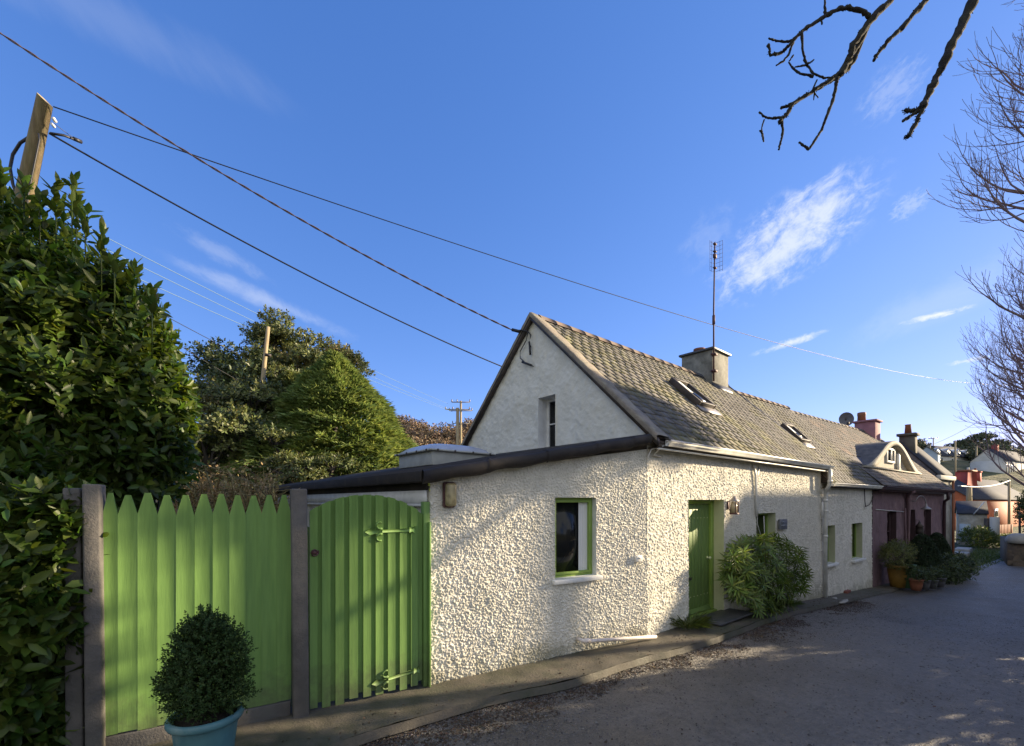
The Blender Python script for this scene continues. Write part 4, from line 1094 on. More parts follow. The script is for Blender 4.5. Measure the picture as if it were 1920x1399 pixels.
def tuft(name, label, cat, c, r, h, n, mt, w=.004):
    mb = MB(); c = np.array(c); a = RNG.random(n) * 6.28; rr = r * np.sqrt(RNG.random(n)) * .5
    P = c + np.stack([np.cos(a) * rr, np.sin(a) * rr * .8, np.zeros(n)], -1)
    D = unit(np.stack([np.cos(a) * RNG.uniform(.2, 1.2, n), np.sin(a) * RNG.uniform(.2, 1.2, n), np.full(n, 1.0)], -1))
    N = unit(np.stack([-np.cos(a), -np.sin(a), np.full(n, .8)], -1))
    leaves(mb, P, D, N, h * RNG.uniform(.6, 1.2, n), np.full(n, w), 'full', .45)
    o = build(name, mb, mt); tag(o, label, cat); return o
c = FA.hit(1292, 1178); tuft('grass_tuft', 'bright green grass tuft at the foot of wall left of the door', 'grass', FA(.95, -.12, -1.98), .42, .26, 420, M['grass'])
tuft('weed_clump', 'low weed clump on the pavement right of the spiky shrub', 'weed', FA(5.3, -.14, pav(11)), .30, .16, 160, M['echium'])

# doormat-like slate, drain cover, brick
mb = MB(); mb.box((dh[0] + .25, -.42, -1.985), (dh[1] + .25, .05, -1.955), FA); o = build('door_slab', mb, M['slate3'], bevel=.005); tag(o, 'dark slate slab laid before the green door', 'slab')
for k, (px, py) in enumerate(((1562, 1124), (1582, 1128))):
    c = at_w(px, py, pav(14.0) + .012); mb = MB(); n = 9
    mb.add([(c[0] + .30 * math.cos(q * 6.283 / n) * (1 + .2 * math.sin(q * 3 + k)), c[1] + .07 * math.sin(q * 6.283 / n), c[2] + .0) for q in range(n)] + [(c[0] + .29 * math.cos(q * 6.283 / n) * (1 + .2 * math.sin(q * 3 + k)), c[1] + .065 * math.sin(q * 6.283 / n), c[2] + .018) for q in range(n)], [(q, (q + 1) % n, n + (q + 1) % n, n + q) for q in range(n)] + [tuple(range(n, 2 * n))])
    o = build('pale_slab', mb, M['rock']); tag(o, ['pale flat stone on the pavement touching the downpipe foot', 'pale flat stone farther from the wall, beside the downpipe stone'][k], 'slab', 'pale stones by the downpipe')
c = at_w(1588, 1109, pav(15.4) + .04); mb = MB(); mb.box((c[0] - .2, c[1] - .06, c[2] - .04), (c[0] + .16, c[1] + .06, c[2] + .035)); o = build('loose_brick', mb, M['brick'], bevel=.008); tag(o, 'dark red brick lying at the foot of white wall', 'brick')

# ---- litter along the kerb
mb = MB(); n = 20000
u = RNG.uniform(.3, 14.5, n); dv_ = np.abs(RNG.normal(size=n)) * .30; ok_ = fbm(u * 1.3, dv_ * 3, 3, 14) > (.36 + .35 * dv_); u = u[ok_]; dv_ = dv_[ok_]; n = len(u); v = kerbv(u) - dv_ - .02
z = np.interp(u, PU, PZ) - .050 - .015 * np.abs(v - .6)
leaves(mb, np.stack([u, v, z], -1), unit(RNG.normal(size=(n, 3)) * (1, 1, .25)), unit(rnds(n) * .6 + np.array((0, 0, 1.0))), RNG.uniform(.012, .045, n), RNG.uniform(.004, .014, n), 'kite', .1)
n = 1100; u = RNG.uniform(.5, 14, n); v = RNG.uniform(-1, 1, n) * 2.0 + 1.2
v = np.where(RNG.random(n) < .35, kerbv(u) + RNG.uniform(0, .35, n), v); z = np.interp(u, PU, PZ) + np.where(v > kerbv(u), .014, -.050 - .015 * np.abs(v - .6))
leaves(mb, np.stack([u, v, z], -1), unit(RNG.normal(size=(n, 3)) * (1, 1, .2)), unit(rnds(n) * .5 + np.array((0, 0, 1.0))), RNG.uniform(.012, .04, n), RNG.uniform(.005, .014, n), 'kite', .1)
o = build('leaf_litter', mb, M['dryleaf']); stuff(o, 'brown leaf litter gathered along the kerb', 'leaf litter')
mb = MB(); n = 21000; u = 1 + 14 * RNG.random(n) ** 1.3; v = np.where(RNG.random(n) < .4, kerbv(u) - np.abs(RNG.normal(size=n)) * .45, RNG.uniform(-1.5, 3.2, n)); v = np.minimum(v, kerbv(u) - .01); s = RNG.uniform(.003, .009, n) * (1 + .5 * (RNG.random(n) < .05)) 
z = np.interp(u, PU, PZ) - .053 - .015 * np.abs(v - .6)
oct_ = np.array([(1, 0, 0), (0, 1, 0), (-1, 0, 0), (0, -1, 0), (0, 0, .8)])
V = (np.stack([u, v, z], -1)[:, None, :] + oct_[None] * s[:, None, None] * (1 + .5 * RNG.random((n, 5, 1)))).reshape(-1, 3); o_ = np.arange(n)[:, None] * 5
mb.add(V, np.concatenate([o_ + np.array([[a, (a + 1) % 4, 4]]) for a in range(4)]))
o = build('grit', mb, M['grit']); stuff(o, 'loose grit and gravel washed against the kerb', 'gravel')

# ------------------------------------------------------------------ mauve cottage
pc_ = thing('mauve_cottage', 'low mauve cottage with curved bell dormer and mauve chimney', 'cottage', FC(0, 0, -2.75))
RC = dict(ye=-.28, ze=.50, yr=2.55, zr=FC.hit_plane(1600, 803, 2.55, 0, 2.56, 100)[2])
print('pink ridge', RC, LC)
cw = [(FC.hit(1663)[0], FC.hit(1680)[0]), (FC.hit(1703)[0], FC.hit(1715)[0]), (FC.hit(1733)[0], FC.hit(1745)[0])]
zt_ = FC.hit(1672, 959)[1]
holes = [(cw[0][0], cw[0][1], -1.75, zt_), (cw[1][0], cw[1][1], -2.9, zt_ + .03), (cw[2][0], cw[2][1], -1.8, zt_ + .03)]
mb = MB(); rough_wall(mb, FC, 0, LC, lambda x: pav(18 + x) - .2, lambda x: .45, holes, .045, .010, .12, 41, .004, 0, .03)
mb.mi = 0; mb.box((.05, .3, -3.2), (LC - .05, 4.8, .3), FC)
mb.poly([(LC, 0, -3.2), (LC, 5.1, -3.2), (LC, 5.1, .45), (LC, 2.55, 3.0), (LC, 0, .45)], FC)
build('front_wall', mb, M['pink'], pc_, smooth=False)
for k, h in enumerate(holes):
    mb = MB(); reveal(mb, FC, h, .22); build('opening_reveal', mb, M['pinkdark'], pc_)
    if k == 1:
        mb = MB(); mb.box((h[0], .2, h[2]), (h[1], .25, h[3]), FC); mb.box((h[0] + .1, .18, h[2] + .15), (h[1] - .1, .199, h[2] + .8), FC); mb.box((h[0] + .1, .18, h[2] + .95), (h[1] - .1, .199, h[3] - .1), FC); build('door', mb, M['pinkdark'], pc_)
    else: window(FC, h, .18, pc_, M['pinkdark'], .07, 'window', mull=[(h[2] + h[3]) / 2])
# dormer: bell curve face pushed back into the slope
dx0, dx1 = FC.hit_plane(1612, 871, RC['ye'], RC['ze'], RC['yr'], RC['zr'])[0], FC.hit_plane(1722, 889, RC['ye'], RC['ze'], RC['yr'], RC['zr'])[0]
q = FC.hit_plane(1665, 880, RC['ye'], RC['ze'], RC['yr'], RC['zr']); dyf, dz0 = q[1], q[2]
xm = (dx0 + dx1) / 2; zpk = FC.hit(1665, 827, dyf)[1]
print('dormer', dx0, dx1, dyf, dz0, zpk)
def bell(t): a = abs(t * 2 - 1); return (.5 + .5 * math.cos(math.pi * min(1, a * 1.0))) ** .9 if a < 1 else 0
sl = (RC['zr'] - RC['ze']) / (RC['yr'] - RC['ye'])
mb = tiles(FC, 0, LC + .12, RC, .22, .17, 8, moss=.2, holes=[(dx0 + .15, dx1 - .15, math.hypot(dyf - RC['ye'], dz0 - RC['ze']) + .05, math.hypot(dyf - RC['ye'], dz0 - RC['ze']) + .55)], jit=.004, thick=.008)
mb.mi = 2; ye, ze, yr, zr = RC['ye'], RC['ze'], RC['yr'], RC['zr']
mb.add([FC(0, ye, ze), FC(LC + .1, ye, ze), FC(LC + .1, yr, zr), FC(0, yr, zr), FC(LC + .1, 5.38, ze), FC(0, 5.38, ze)], [(0, 1, 2, 3), (3, 2, 4, 5)])
build('slate_roof', mb, [M['slate2'], M['moss'], M['dark']], pc_)
ridge(FC, 0, LC + .1, RC['yr'], RC['zr'] + .02, M['slate2'], pc_)
mb = MB(); n = 48; T = []
for k in range(n + 1):
    t = k / n; x = dx0 + (dx1 - dx0) * t; z = dz0 + (zpk - dz0) * bell(t)
    yb = RC['ye'] + (z - RC['ze']) / sl + .06
    row = [FC(x, dyf - .10 + (max(yb, dyf) - dyf + .10) * s, z + .03) for s in np.linspace(0, 1, 7)]
    T += row
mb.add(T, [(k * 7 + i, (k + 1) * 7 + i, (k + 1) * 7 + i + 1, k * 7 + i + 1) for k in range(n) for i in range(6)])
M['bellslate'] = mat('dormer slate', (.075, .07, .068), .85, (.13, .12, .11), 4, bump=.6, bscale=12, bdist=.02)
dorm = build('bell_dormer', mb, M['bellslate'], pc_)
mb = MB(); inner = []; outer = []
for k in range(n + 1):
    t = k / n; x = dx0 + (dx1 - dx0) * t; z = dz0 + (zpk - dz0) * bell(t)
    outer.append((x, z + .02)); xi = xm + (x - xm) * (.86 if abs(t * 2 - 1) < .9 else .9); inner.append((xi, max(dz0 - .02, z - .13)))
for y0, y1 in ((dyf - .12, dyf + .06),):
    for k in range(n):
        mb.add([FC(outer[k][0], y0, outer[k][1]), FC(outer[k + 1][0], y0, outer[k + 1][1]), FC(inner[k + 1][0], y0, inner[k + 1][1]), FC(inner[k][0], y0, inner[k][1]),
                FC(outer[k][0], y1, outer[k][1]), FC(outer[k + 1][0], y1, outer[k + 1][1]), FC(inner[k + 1][0], y1, inner[k + 1][1]), FC(inner[k][0], y1, inner[k][1])],
               [(0, 1, 2, 3), (3, 2, 6, 7), (1, 0, 4, 5)])
mb.box((dx0 - .1, dyf - .13, dz0 - .05), (dx1 + .1, dyf - .0, dz0 - .005), FC)
M['bell'] = mat('cream painted board', (.40, .365, .30), .85, (.32, .295, .245), 4)
build('curved_bargeboard', mb, M['bell'], dorm)
wx0, wx1 = FC.hit(1651, None, dyf + .1)[0], FC.hit(1672, None, dyf + .1)[0]; wz0, wz1 = dz0 + .25, dz0 + (zpk - dz0) * .88
wx0, wx1 = xm - .65, xm + .30
mb = MB(); mb.add([FC(p[0], dyf + .05, p[1] - .0) for p in inner[2:-2]] , [tuple(range(len(inner) - 4))])
build('dormer_face', mb, M['bell'], dorm)
window(FC, (wx0, wx1, wz0, wz1 - .12), dyf + .02, dorm, M['white'], .07, 'dormer_window', mull=None)
mb = MB(); mb.box(((wx0 + wx1) / 2 - .03, dyf - .02, wz0 + .05), ((wx0 + wx1) / 2 + .03, dyf + .03, wz1 - .15), FC); mb.box((xm + .62, dyf - .04, dz0), (xm + .80, dyf + .04, dz0 + (zpk - dz0) * .62), FC)
build('mullion', mb, M['white'], dorm)
# chimney
r0 = FC.hit(1606, 815, 2.3); r1 = FC.hit(1636, 815, 2.3)
mb = MB(); ctz = FC.hit(1620, 787, 2.3)[1]; cx0, cx1 = FC.hit(1636, None, 2.2)[0], FC.hit(1644, None, 2.2)[0]
cdep = .8
mb.box((cx0, 2.1, 2.0), (cx0 + .75, 2.1 + cdep, ctz), FC); M['pinkchim'] = mat('pink chimney render', (.36, .17, .19), .85, (.28, .13, .15), 4, bump=.5, bscale=12)
chp = build('chimney', mb, M['pinkchim'], pc_, bevel=.02)
mb = MB(); mb.box((cx0 - .08, 2.02, ctz + .002), (cx0 + .83, 2.18 + cdep, ctz + .09), FC); build('chimney_cap', mb, M['pinkchim'], chp, bevel=.02)
mb = MB(); c = FC(cx0 + .3, 2.7, ctz + .08); mb.lathe(c, [(.17, 0), (.16, .26), (.17, .28), (.17, .42), (.13, .44)], 14); build('chimney_pot', mb, M['terrapot'], chp, smooth=True)
gutter(FC, .0, LC + .05, .47, -.26, pc_, M['pinkdark'])
mb = MB(); mb.box((0, -.255, .30), (LC, -.22, .44), FC); mb.box((0, -.22, .30), (LC, .05, .33), FC); build('fascia_and_soffit', mb, M['pinkdark'], pc_)
mb = MB(); xd = FC.hit(1697)[0]; mb.tube([FC(xd - .35, -.30, .36), FC(xd - .15, -.12, .25), FC(xd, -.09, .1), FC(xd, -.09, -2.9)], .075, 10); mb.tube([FC(xd - .25, -.06, -.25), FC(xd - .25, -.06, -1.6)], .03, 8); build('downpipe', mb, M['pink'], pc_, smooth=True)
mb = MB(); xd2 = FC.hit(1764)[0]; mb.tube([FC(xd2 - .35, -.28, .36), FC(xd2 - .25, -.28, .1), FC(xd2, -.12, 0), FC(xd2 + .1, -.09, -.2), FC(xd2 + .1, -.09, -3.0)], .06, 8); build('downpipe', mb, M['pinkdark'], pc_, smooth=True)
mb = MB(); xa = FC.hit(1640)[0]; mb.tube([FC(xa, -.03, -.26), FC(xd - .2, -.03, -.38)], .012, 5); build('wall_cable', mb, M['gutter'], pc_)
# gooseneck lamp
xg = FC.hit(1703)[0]; t = thing('gooseneck_lamp', 'grey swan neck lamp on the mauve front above its door', 'lamp', FC(xg, -.1, .0))
mb = MB(); mb.tube([FC(xg, -.05, .02)] + [FC(xg + .35 - .32 * math.cos(a), -.2 - .15 * (a / 3.2), .0 + .20 * math.sin(a)) for a in np.linspace(0, 3.1, 9)] + [FC(xg + .68, -.36, -.10)], .016, 6); build('arm', mb, M['metal'], t)
mb = MB(); mb.lathe(FC(xg + .68, -.36, -.30), [(.17, 0), (.14, .04), (.08, .08), (.04, .12), (.03, .2), (.01, .22)], 18); build('lamp_shade', mb, M['metal'], t, smooth=True)
# satellite dish
pd = np.array(FC(FC.hit(1618, None, 3.2)[0] - .3, 3.0, 0)); dctr = np.array(at(1587, 786, np.dot(pd[:2], (CC, SS))))
t = thing('satellite_dish', 'grey round satellite dish fixed to the mauve chimney', 'satellite dish', tuple(dctr))
ax_ = unit(-dctr / np.linalg.norm(dctr) + rv_ * .25 + np.array((0, 0, .15)))
e1 = unit(np.cross(ax_, (0, 0, 1))); e2 = np.cross(ax_, e1); mb = MB(); V = []; kk = 28; rr = [0.001, .12, .24, .33]
R_d = 13 * np.linalg.norm(dctr[:2] @ np.array((CC, SS))) / FPX
for r_ in (0.02, .4, .75, 1.0):
    for j in range(kk): V.append(dctr + (e1 * math.cos(j * 6.2832 / kk) * .92 + e2 * math.sin(j * 6.2832 / kk)) * r_ * R_d + ax_ * (r_ ** 2 - 1) * .08)
mb.add(V, [(i * kk + j, i * kk + (j + 1) % kk, (i + 1) * kk + (j + 1) % kk, (i + 1) * kk + j) for i in range(3) for j in range(kk)] + [tuple(range(kk))])
M['dish'] = mat('grey dish', (.10, .11, .13), .5); build('reflector', mb, M['dish'], t, smooth=True)
mb = MB(); mb.tube([dctr - e2 * 0 + np.array((0, 0, -R_d)), dctr + ax_ * .3 + np.array((0, 0, -.25))], .014, 6); mb.tube([dctr - ax_ * .05, dctr - ax_ * .15 + np.array((0, 0, -.25)), np.array(FC(cx0, 2.9, ctz - .25))], .02, 6); build('arm', mb, M['dark'], t)
mb = MB(); c = dctr + ax_ * .3 + np.array((0, 0, -.25)); mb.box(tuple(c - .05), tuple(c + .05)); build('receiver', mb, M['dark'], t, bevel=.01)

# ---- pots and plants before the mauve cottage
def leafy(mb, blobs, leaf, w, kind='kite', per=9, noise=.2, lo=.5, up=.5, zmin=-3.3, droop=.1):
    for (c, r_, n) in blobs:
        P, nr = shell(c, r_, n, lo, 1.0, noise, zmin)
        rosette(mb, P, unit(nr + np.array((0, 0, up)) + rnds(len(P)) * .6), per, leaf * 1.3, leaf, w, 1.0, kind, droop, .3)


def fcp(px, off, z=None): x = FC.hit(px, None, -off)[0]; return np.array(FC(x, -off, pav(18 + x) if z is None else z))


def potmesh(c, r, h, k=20):
    mb = MB(); mb.lathe(tuple(c), [(r * .68, 0), (r * .85, h * .5), (r * .97, h * .88), (r * 1.06, h * .9), (r * 1.06, h), (r * .9, h), (r * .9, h * .93), (r * .2, h * .92)], k); return mb
c = fcp(1684, .42)
t = thing('garden_pot', 'big ochre glazed pot standing before the mauve cottage window', 'pot', tuple(c)); build('pot_body', potmesh(c, .30, .72), M['yellowpot'], t, smooth=True)
mb = MB(); mb.lathe(tuple(c + np.array((0, 0, .60))), [(.28, 0), (.28, .07), (.02, .08)], 16); build('soil', mb, M['soil'], t)
t = thing('feathery_bush', 'round feathery olive bush growing in the big ochre pot', 'bush', tuple(c + np.array((0, 0, .66))))
mb = MB(); leafy(mb, [(c + np.array((0, 0, 1.05)), (.62, .5, .5), 500), (c + np.array((-.5, 0, 1.05)), (.4, .4, .42), 300)], .06, .008, per=8, noise=.3); build('foliage', mb, M['everg'], t)
mb = MB()
for k in range(8): mb.tube([c + np.array((0, 0, .6)), c + np.array((RNG.normal() * .3, RNG.normal() * .2, 1.1))], [.015, .006], 5)
build('stems', mb, M['bark'], t)
for (px, off, pw, ty, lab) in ((1730, .62, 29, 1003, 'larger dark clipped conifer dome, nearer, before the mauve door'), (1757, .55, 23, 1000, 'dark clipped conifer dome behind and right of the nearer dome')):
    c = fcp(px, off); z_ = c[0] * CC + c[1] * SS; r_ = pw * z_ / FPX; h = (HY - ty) / FPX * z_ - c[2]; t = thing('clipped_dome', lab, 'topiary', tuple(c), 'clipped conifer domes')
    mb = MB(); tt = RNG.random(5200) ** .7; zz = h * (1 - tt); th_ = RNG.random(5200) * 6.2832; rr = r_ * np.minimum(1, (1 - (zz / h) ** 2.4)) ** .6 * RNG.uniform(.88, 1.0, 5200) * (.93 + .07 * np.sin(th_ * 5 + zz * 4))
    P = c + np.stack([np.cos(th_) * rr, np.sin(th_) * rr, zz], -1); nr = unit(np.stack([np.cos(th_), np.sin(th_), .3 + 1.6 * (zz / h) ** 3], -1))
    rosette(mb, P, unit(nr + rnds(len(P)) * .5), 6, .03, .045, .012, .9, 'kite'); build('foliage', mb, M['topi'], t)
    mb = MB(); mb.tube([c, c + np.array((0, 0, h * .8))], [.05, .02], 6); build('trunk', mb, M['bark'], t)
for (px, off, r_, h, mt_, lab) in ((1718, .92, .18, .34, 'terrapot', 'small terracotta pot beside the tall green planter'), (1733, 1.0, .16, .30, 'greypot', 'grey pot right of the terracotta pot'), (1748, 1.1, .15, .28, 'greypot', 'small grey pot under the clipped domes'), (1762, 1.15, .16, .30, 'greypot', 'grey pot farthest along the row of plants')):
    c = fcp(px, off); t = thing('flower_pot', lab, 'pot', tuple(c), 'small pots along the mauve cottage'); build('pot_body', potmesh(c, r_, h, 14), M[mt_], t, smooth=True)
    s_ = build_ = MB(); s_.lathe(tuple(c + np.array((0, 0, h * .85))), [(r_ * .88, 0), (r_ * .1, .01)], 10); build('soil', s_, M['soil'], t)
    t2 = thing('pot_plant', 'small leafy plant growing in the ' + lab, 'plant', tuple(c + np.array((0, 0, h))))
    mb = MB(); leafy(mb, [(c + np.array((0, 0, h + .14)), (r_ * 1.3, r_ * 1.3, .22), 110)], .07, .014, per=6); build('foliage', mb, M['everd'], t2)
    mb = MB(); mb.tube([c + np.array((0, 0, h * .8)), c + np.array((0, 0, h + .15))], .01, 5); build('stem', mb, M['bark'], t2)
c = fcp(1706, .70); mb = MB(); mb.hexa([tuple(c + np.array(p)) for p in ((-.1, -.1, 0), (.1, -.1, 0), (.1, .1, 0), (-.1, .1, 0), (-.15, -.15, .75), (.15, -.15, .75), (.15, .15, .75), (-.15, .15, .75))])
o = build('tall_planter', mb, M['greenpot'], bevel=.01); tag(o, 'tall square green planter next to the ochre pot', 'planter')
c = fcp(1790, .9, -3.0); t = thing('low_shrub', 'dark low shrub at the far corner of the mauve cottage', 'shrub', tuple(c)); mb = MB(); leafy(mb, [(c + np.array((0, 0, .45)), (1.1, .6, .55), 700), (c + np.array((-1.6, .1, .5)), (.8, .5, .6), 500)], .08, .02, per=7); build('foliage', mb, M['everd'], t)
mb = MB(); mb.tube([c, c + np.array((0, 0, .6))], [.05, .02], 6); build('stems', mb, M['bark'], t)
xk, zk = FC.hit(1723, 990, -.1); mb = MB(); c = np.array(FC(xk, -.12, zk)); mb.lathe(tuple(c + np.array((0, 0, -.25))), [(.02, 0), (.12, .02), (.13, .15), (.10, .28), (.14, .3), (.05, .42), (.02, .5)], 8)
mb.tube([tuple(c + np.array((0, 0, .24))), FC(xk, -.1, zk + .3), FC(xk, 0, zk + .3)], .01, 5); o = build('hanging_lantern', mb, M['dark']); tag(o, 'small black lantern hung on the mauve wall beside the far window', 'lantern')

# ------------------------------------------------------------------ generic far house
def house(name, label, fr, x0, x1, dep, zg, ze, zr, mw, mr, wins=(), chims=(), over=.2, cat='house', gable_x=None, doors=()):
    t = thing(name, label, cat, fr(x0, 0, zg))
    mb = MB(); yr = dep / 2
    mb.box((x0, 0, zg - (1 if zg < 0 else 4)), (x1, dep, ze), fr)
    for x in (x0, x1): mb.poly([(x, 0, ze), (x, dep, ze), (x, yr, zr)], fr)
    build('wall', mb, mw, t)
    mb = MB(); s = (zr - ze) / yr; th = .12
    for sg in (0, 1):
        Yf = (lambda y: y) if not sg else (lambda y: dep - y)
        mb.hexa([(x0 - over, Yf(-over), ze - over * s + .01), (x1 + over, Yf(-over), ze - over * s + .01), (x1 + over, Yf(yr), zr + .01), (x0 - over, Yf(yr), zr + .01),
                 (x0 - over, Yf(-over), ze - over * s + th), (x1 + over, Yf(-over), ze - over * s + th), (x1 + over, Yf(yr), zr + th), (x0 - over, Yf(yr), zr + th)], fr)
    rf = build('roof', mb, mr, t)
    for (xc, yc, w, d, h, mt_) in chims:
        zc = ze + (yr - abs(yc - yr)) * s
        mb = MB(); mb.box((xc - w / 2, yc - d / 2, zc - .4), (xc + w / 2, yc + d / 2, zc + h), fr); mb.box((xc - w / 2 - .08, yc - d / 2 - .08, zc + h), (xc + w / 2 + .08, yc + d / 2 + .08, zc + h + .12), fr)
        cc_ = build('chimney', mb, mt_, rf)
        mb = MB(); mb.lathe(fr(xc, yc, zc + h + .11), [(.14, 0), (.11, .4), (.13, .45), (.02, .46)], 8); build('chimney_pot', mb, M['terrapot'], cc_)
    for (a, b, c_, d_, side) in wins:
        if side == 'f': F2 = fr; y = 0
        else: F2 = lambda x, y, z, s=side: fr(s + y, x, z)
        mb = MB(); mb.box((a, -.05, c_), (b, -.004, d_), F2); w_ = build('window', mb, M['white'], t)
        mb = MB(); mb.box((a + .08, -.06, c_ + .08), ((a + b) / 2 - .03, -.052, d_ - .08), F2); mb.box(((a + b) / 2 + .03, -.06, c_ + .08), (b - .08, -.052, d_ - .08), F2); build('pane', mb, M['glass'], w_)
    for (a, b, c_, d_) in doors:
        mb = MB(); mb.box((a, -.06, c_), (b, -.003, d_), fr); build('door', mb, M['dark'], t)
    return t


# grey rubble house after the mauve cottage
pD = FC(LC + .6, .35, 0); FD = Frame(pD[:2], -6); LD = 2.4
ezD = FD.hit(1790, 893)[1]
FDg = Frame(pD[:2], 84, True)
yq, zq = FDg.hit(1706, 848); yrd = FDg.hit(1688)[0]; zrD = ezD + (zq - ezD) / yq * yrd
print('stone house', pD, ezD, yq, zq, yrd, zrD)
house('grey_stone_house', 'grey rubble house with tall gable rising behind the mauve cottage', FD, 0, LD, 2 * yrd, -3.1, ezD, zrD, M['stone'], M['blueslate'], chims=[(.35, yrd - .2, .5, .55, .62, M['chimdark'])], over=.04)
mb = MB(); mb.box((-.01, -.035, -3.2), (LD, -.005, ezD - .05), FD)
sh_ = bpy.data.objects['grey_stone_house']; build('sunlit_face', mb, M['stonelit'], sh_)  # thin front slab in paler rubble, sunlight painted into its colour
mb = MB(); mb.box((-.08, -.16, ezD - .25), (LD + .05, .0, ezD - .04), FD); build('eave_moulding', mb, M['cream'], sh_, bevel=.03)
mb = MB(); mb.tube([FD(LD - .3, -.12, ezD - .2), FD(LD - .3, -.12, -3.0)], .05, 6); build('downpipe', mb, M['terrapot'], sh_)

# shed, orange house, fence, far houses
def FZ2(pa, za, pb_, zb_):
    a = np.array(at(pa, HY, za))[:2]; b = np.array(at(pb_, HY, zb_))[:2]; d = b - a
    return Frame(a, math.degrees(math.atan2(d[1], d[0]))), float(np.linalg.norm(d))
Fs, Ls_ = FZ2(1797, 34, 1851, 33)
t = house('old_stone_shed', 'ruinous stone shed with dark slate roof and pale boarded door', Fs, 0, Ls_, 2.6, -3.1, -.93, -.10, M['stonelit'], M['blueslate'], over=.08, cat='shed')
mb = MB(); mb.box((.05, -.04, -3.0), (.65, -.004, -1.7), Fs); build('blue_door', mb, M['bluegrey'], t)
mb = MB(); mb.box((1.35, -.04, -3.0), (1.62, -.004, -1.25), Fs); build('dark_doorway', mb, M['dark'], t)
mb = MB(); mb.hexa([(1.62, -.05, -3.0), (2.1, -.35, -3.0), (2.1, -.31, -3.0), (1.62, .0, -3.0), (1.62, -.05, -1.15), (2.1, -.35, -1.15), (2.1, -.31, -1.15), (1.62, .0, -1.15)], Fs); build('open_door', mb, M['cream'], t)
mb = MB(); mb.hexa([(Ls_ - .75, -.2, -.98), (Ls_ - .68, -.2, -.98), (Ls_ - .68, -.1, -.98), (Ls_ - .75, -.1, -.98), (Ls_ - .2, -.2, -.05), (Ls_ - .12, -.2, -.05), (Ls_ - .12, -.1, -.05), (Ls_ - .2, -.1, -.05)], Fs); build('loose_bargeboard', mb, M['white'], t)
Fo, Lo = FZ2(1822, 50, 1935, 62)
house('orange_house', 'orange rendered house with low blue slate roof beyond the shed', Fo, 0, Lo, 7, -3.2, .25, 2.9, M['orange'], M['blueslate'], wins=[(Lo * .32, Lo * .38, -1.9, -.9, 'f'), (Lo * .30, Lo * .33, -2.9, -2.5, 'f')], chims=[(Lo * .64, 3.5, .9, 1.0, 1.0, M['redren'])], over=.15)
Fr, Lr = FZ2(1804, 55, 1842, 57)
t = thing('red_gable_house', 'narrow red rendered gable tapering into a tall chimney', 'house', Fr(0, 0, -3))
mb = MB(); prof = [(0, -3), (1, -3), (1, .3), (.86, 1.3), (.74, 2.2), (.70, 3.7), (.28, 3.7), (.26, 2.2), (.14, 1.2), (0, 0)]
mb.extrude([(p[0] * Lr, 0, p[1]) for p in prof], (0, 1.2, 0), Fr); build('wall', mb, M['redren'], t)
mb = MB(); mb.box((.26 * Lr, -.06, 3.702), (.72 * Lr, 1.0, 3.9), Fr); build('chimney_cap', mb, M['terrapot'], t)
mb = MB(); mb.lathe(Fr(.55 * Lr, .5, 3.9), [(.14, 0), (.12, .35), (.02, .36)], 8); build('chimney_pot', mb, M['cream'], t)
Fw, Lw = FZ2(1856, 44, 1899, 46); mb = MB(); nw = 16
for k in range(nw): mb.box((k * Lw / nw, random.uniform(0, .02), -3.5), ((k + .94) * Lw / nw, .05, -2.35), Fw)
o = build('boarded_fence', mb, M['brownfence']); tag(o, 'brown boarded fence below the orange house', 'fence')
Fh, Lh_ = FZ2(1757, 120, 1824, 126)
t = house('hill_house', 'long cream hill house with four white dormers and blue roof', Fh, 0, Lh_, 7, 9.3, 12.4, 15.4, M['cream'], M['blueslate'], wins=[(1, 2.6, 10.4, 11.6, 'f'), (6.6, 7.4, 10.0, 11.6, 'f')], chims=[(.6, 3.5, .8, 1.0, 1.1, M['chim'])], over=.3)
for k in range(4):
    xx = 1.5 + k * (Lh_ - 2.6) / 3; mb = MB(); mb.box((xx - .65, .4, 12.4), (xx + .65, 2.6, 13.6), Fh); mb.extrude([(xx - .75, .38, 13.6), (xx + .75, .38, 13.6), (xx, .38, 14.5)], (0, 2.4, 0), Fh)
    d_ = build('dormer', mb, M['white'], t); mb = MB(); mb.box((xx - .4, .33, 12.7), (xx + .4, .375, 13.4), Fh); build('pane', mb, M['glass'], d_)
r_ = ray(1757, HY); Fh2 = Frame(np.array(at(1757, HY, 112))[:2], math.degrees(math.atan2(r_[1], r_[0])) - 6)
house('grey_hill_house', 'pale blue gabled house left of the dormered hill house', Fh2, 0, 6, 3.9, 7.6, 12.0, 13.7, M['bluegrey'], M['blueslate'], chims=[(3.5, 2, .8, .8, .9, M['chim'])], over=.15)
Fh3, L3 = FZ2(1884, 104, 1935, 110)
house('timbered_hill_house', 'tall cream hill house with dark framing at right edge of view', Fh3, 0, L3, 6, 5.2, 9.6, 12.4, M['cream'], M['blueslate'], wins=[(.5, 1.2, 6.4, 9.2, 'f'), (1.8, 2.5, 6.4, 9.2, 'f'), (3.0, 3.7, 6.4, 9.2, 'f'), (4.2, 4.9, 6.4, 9.2, 'f')], chims=[(4, 3, .8, 1.0, 1.0, M['redren'])], over=.2)
def FZ(px, z, ang): p = at(px, HY, z); return Frame(p[:2], ang)
Fh4 = FZ(745, 95, 20)
house('blue_hill_house', 'small dark blue house high on the left hillside', Fh4, 0, 3.5, 5, 12, 16.2, 17.6, M['stone'], M['blueslate'])
Fh5 = FZ(872, 95, -10)
house('white_hill_cottage', 'tiny white cottage on the hillside seen past the gable', Fh5, 0, 5, 5, 11, 15.2, 17.0, M['cream'], M['blueslate'])

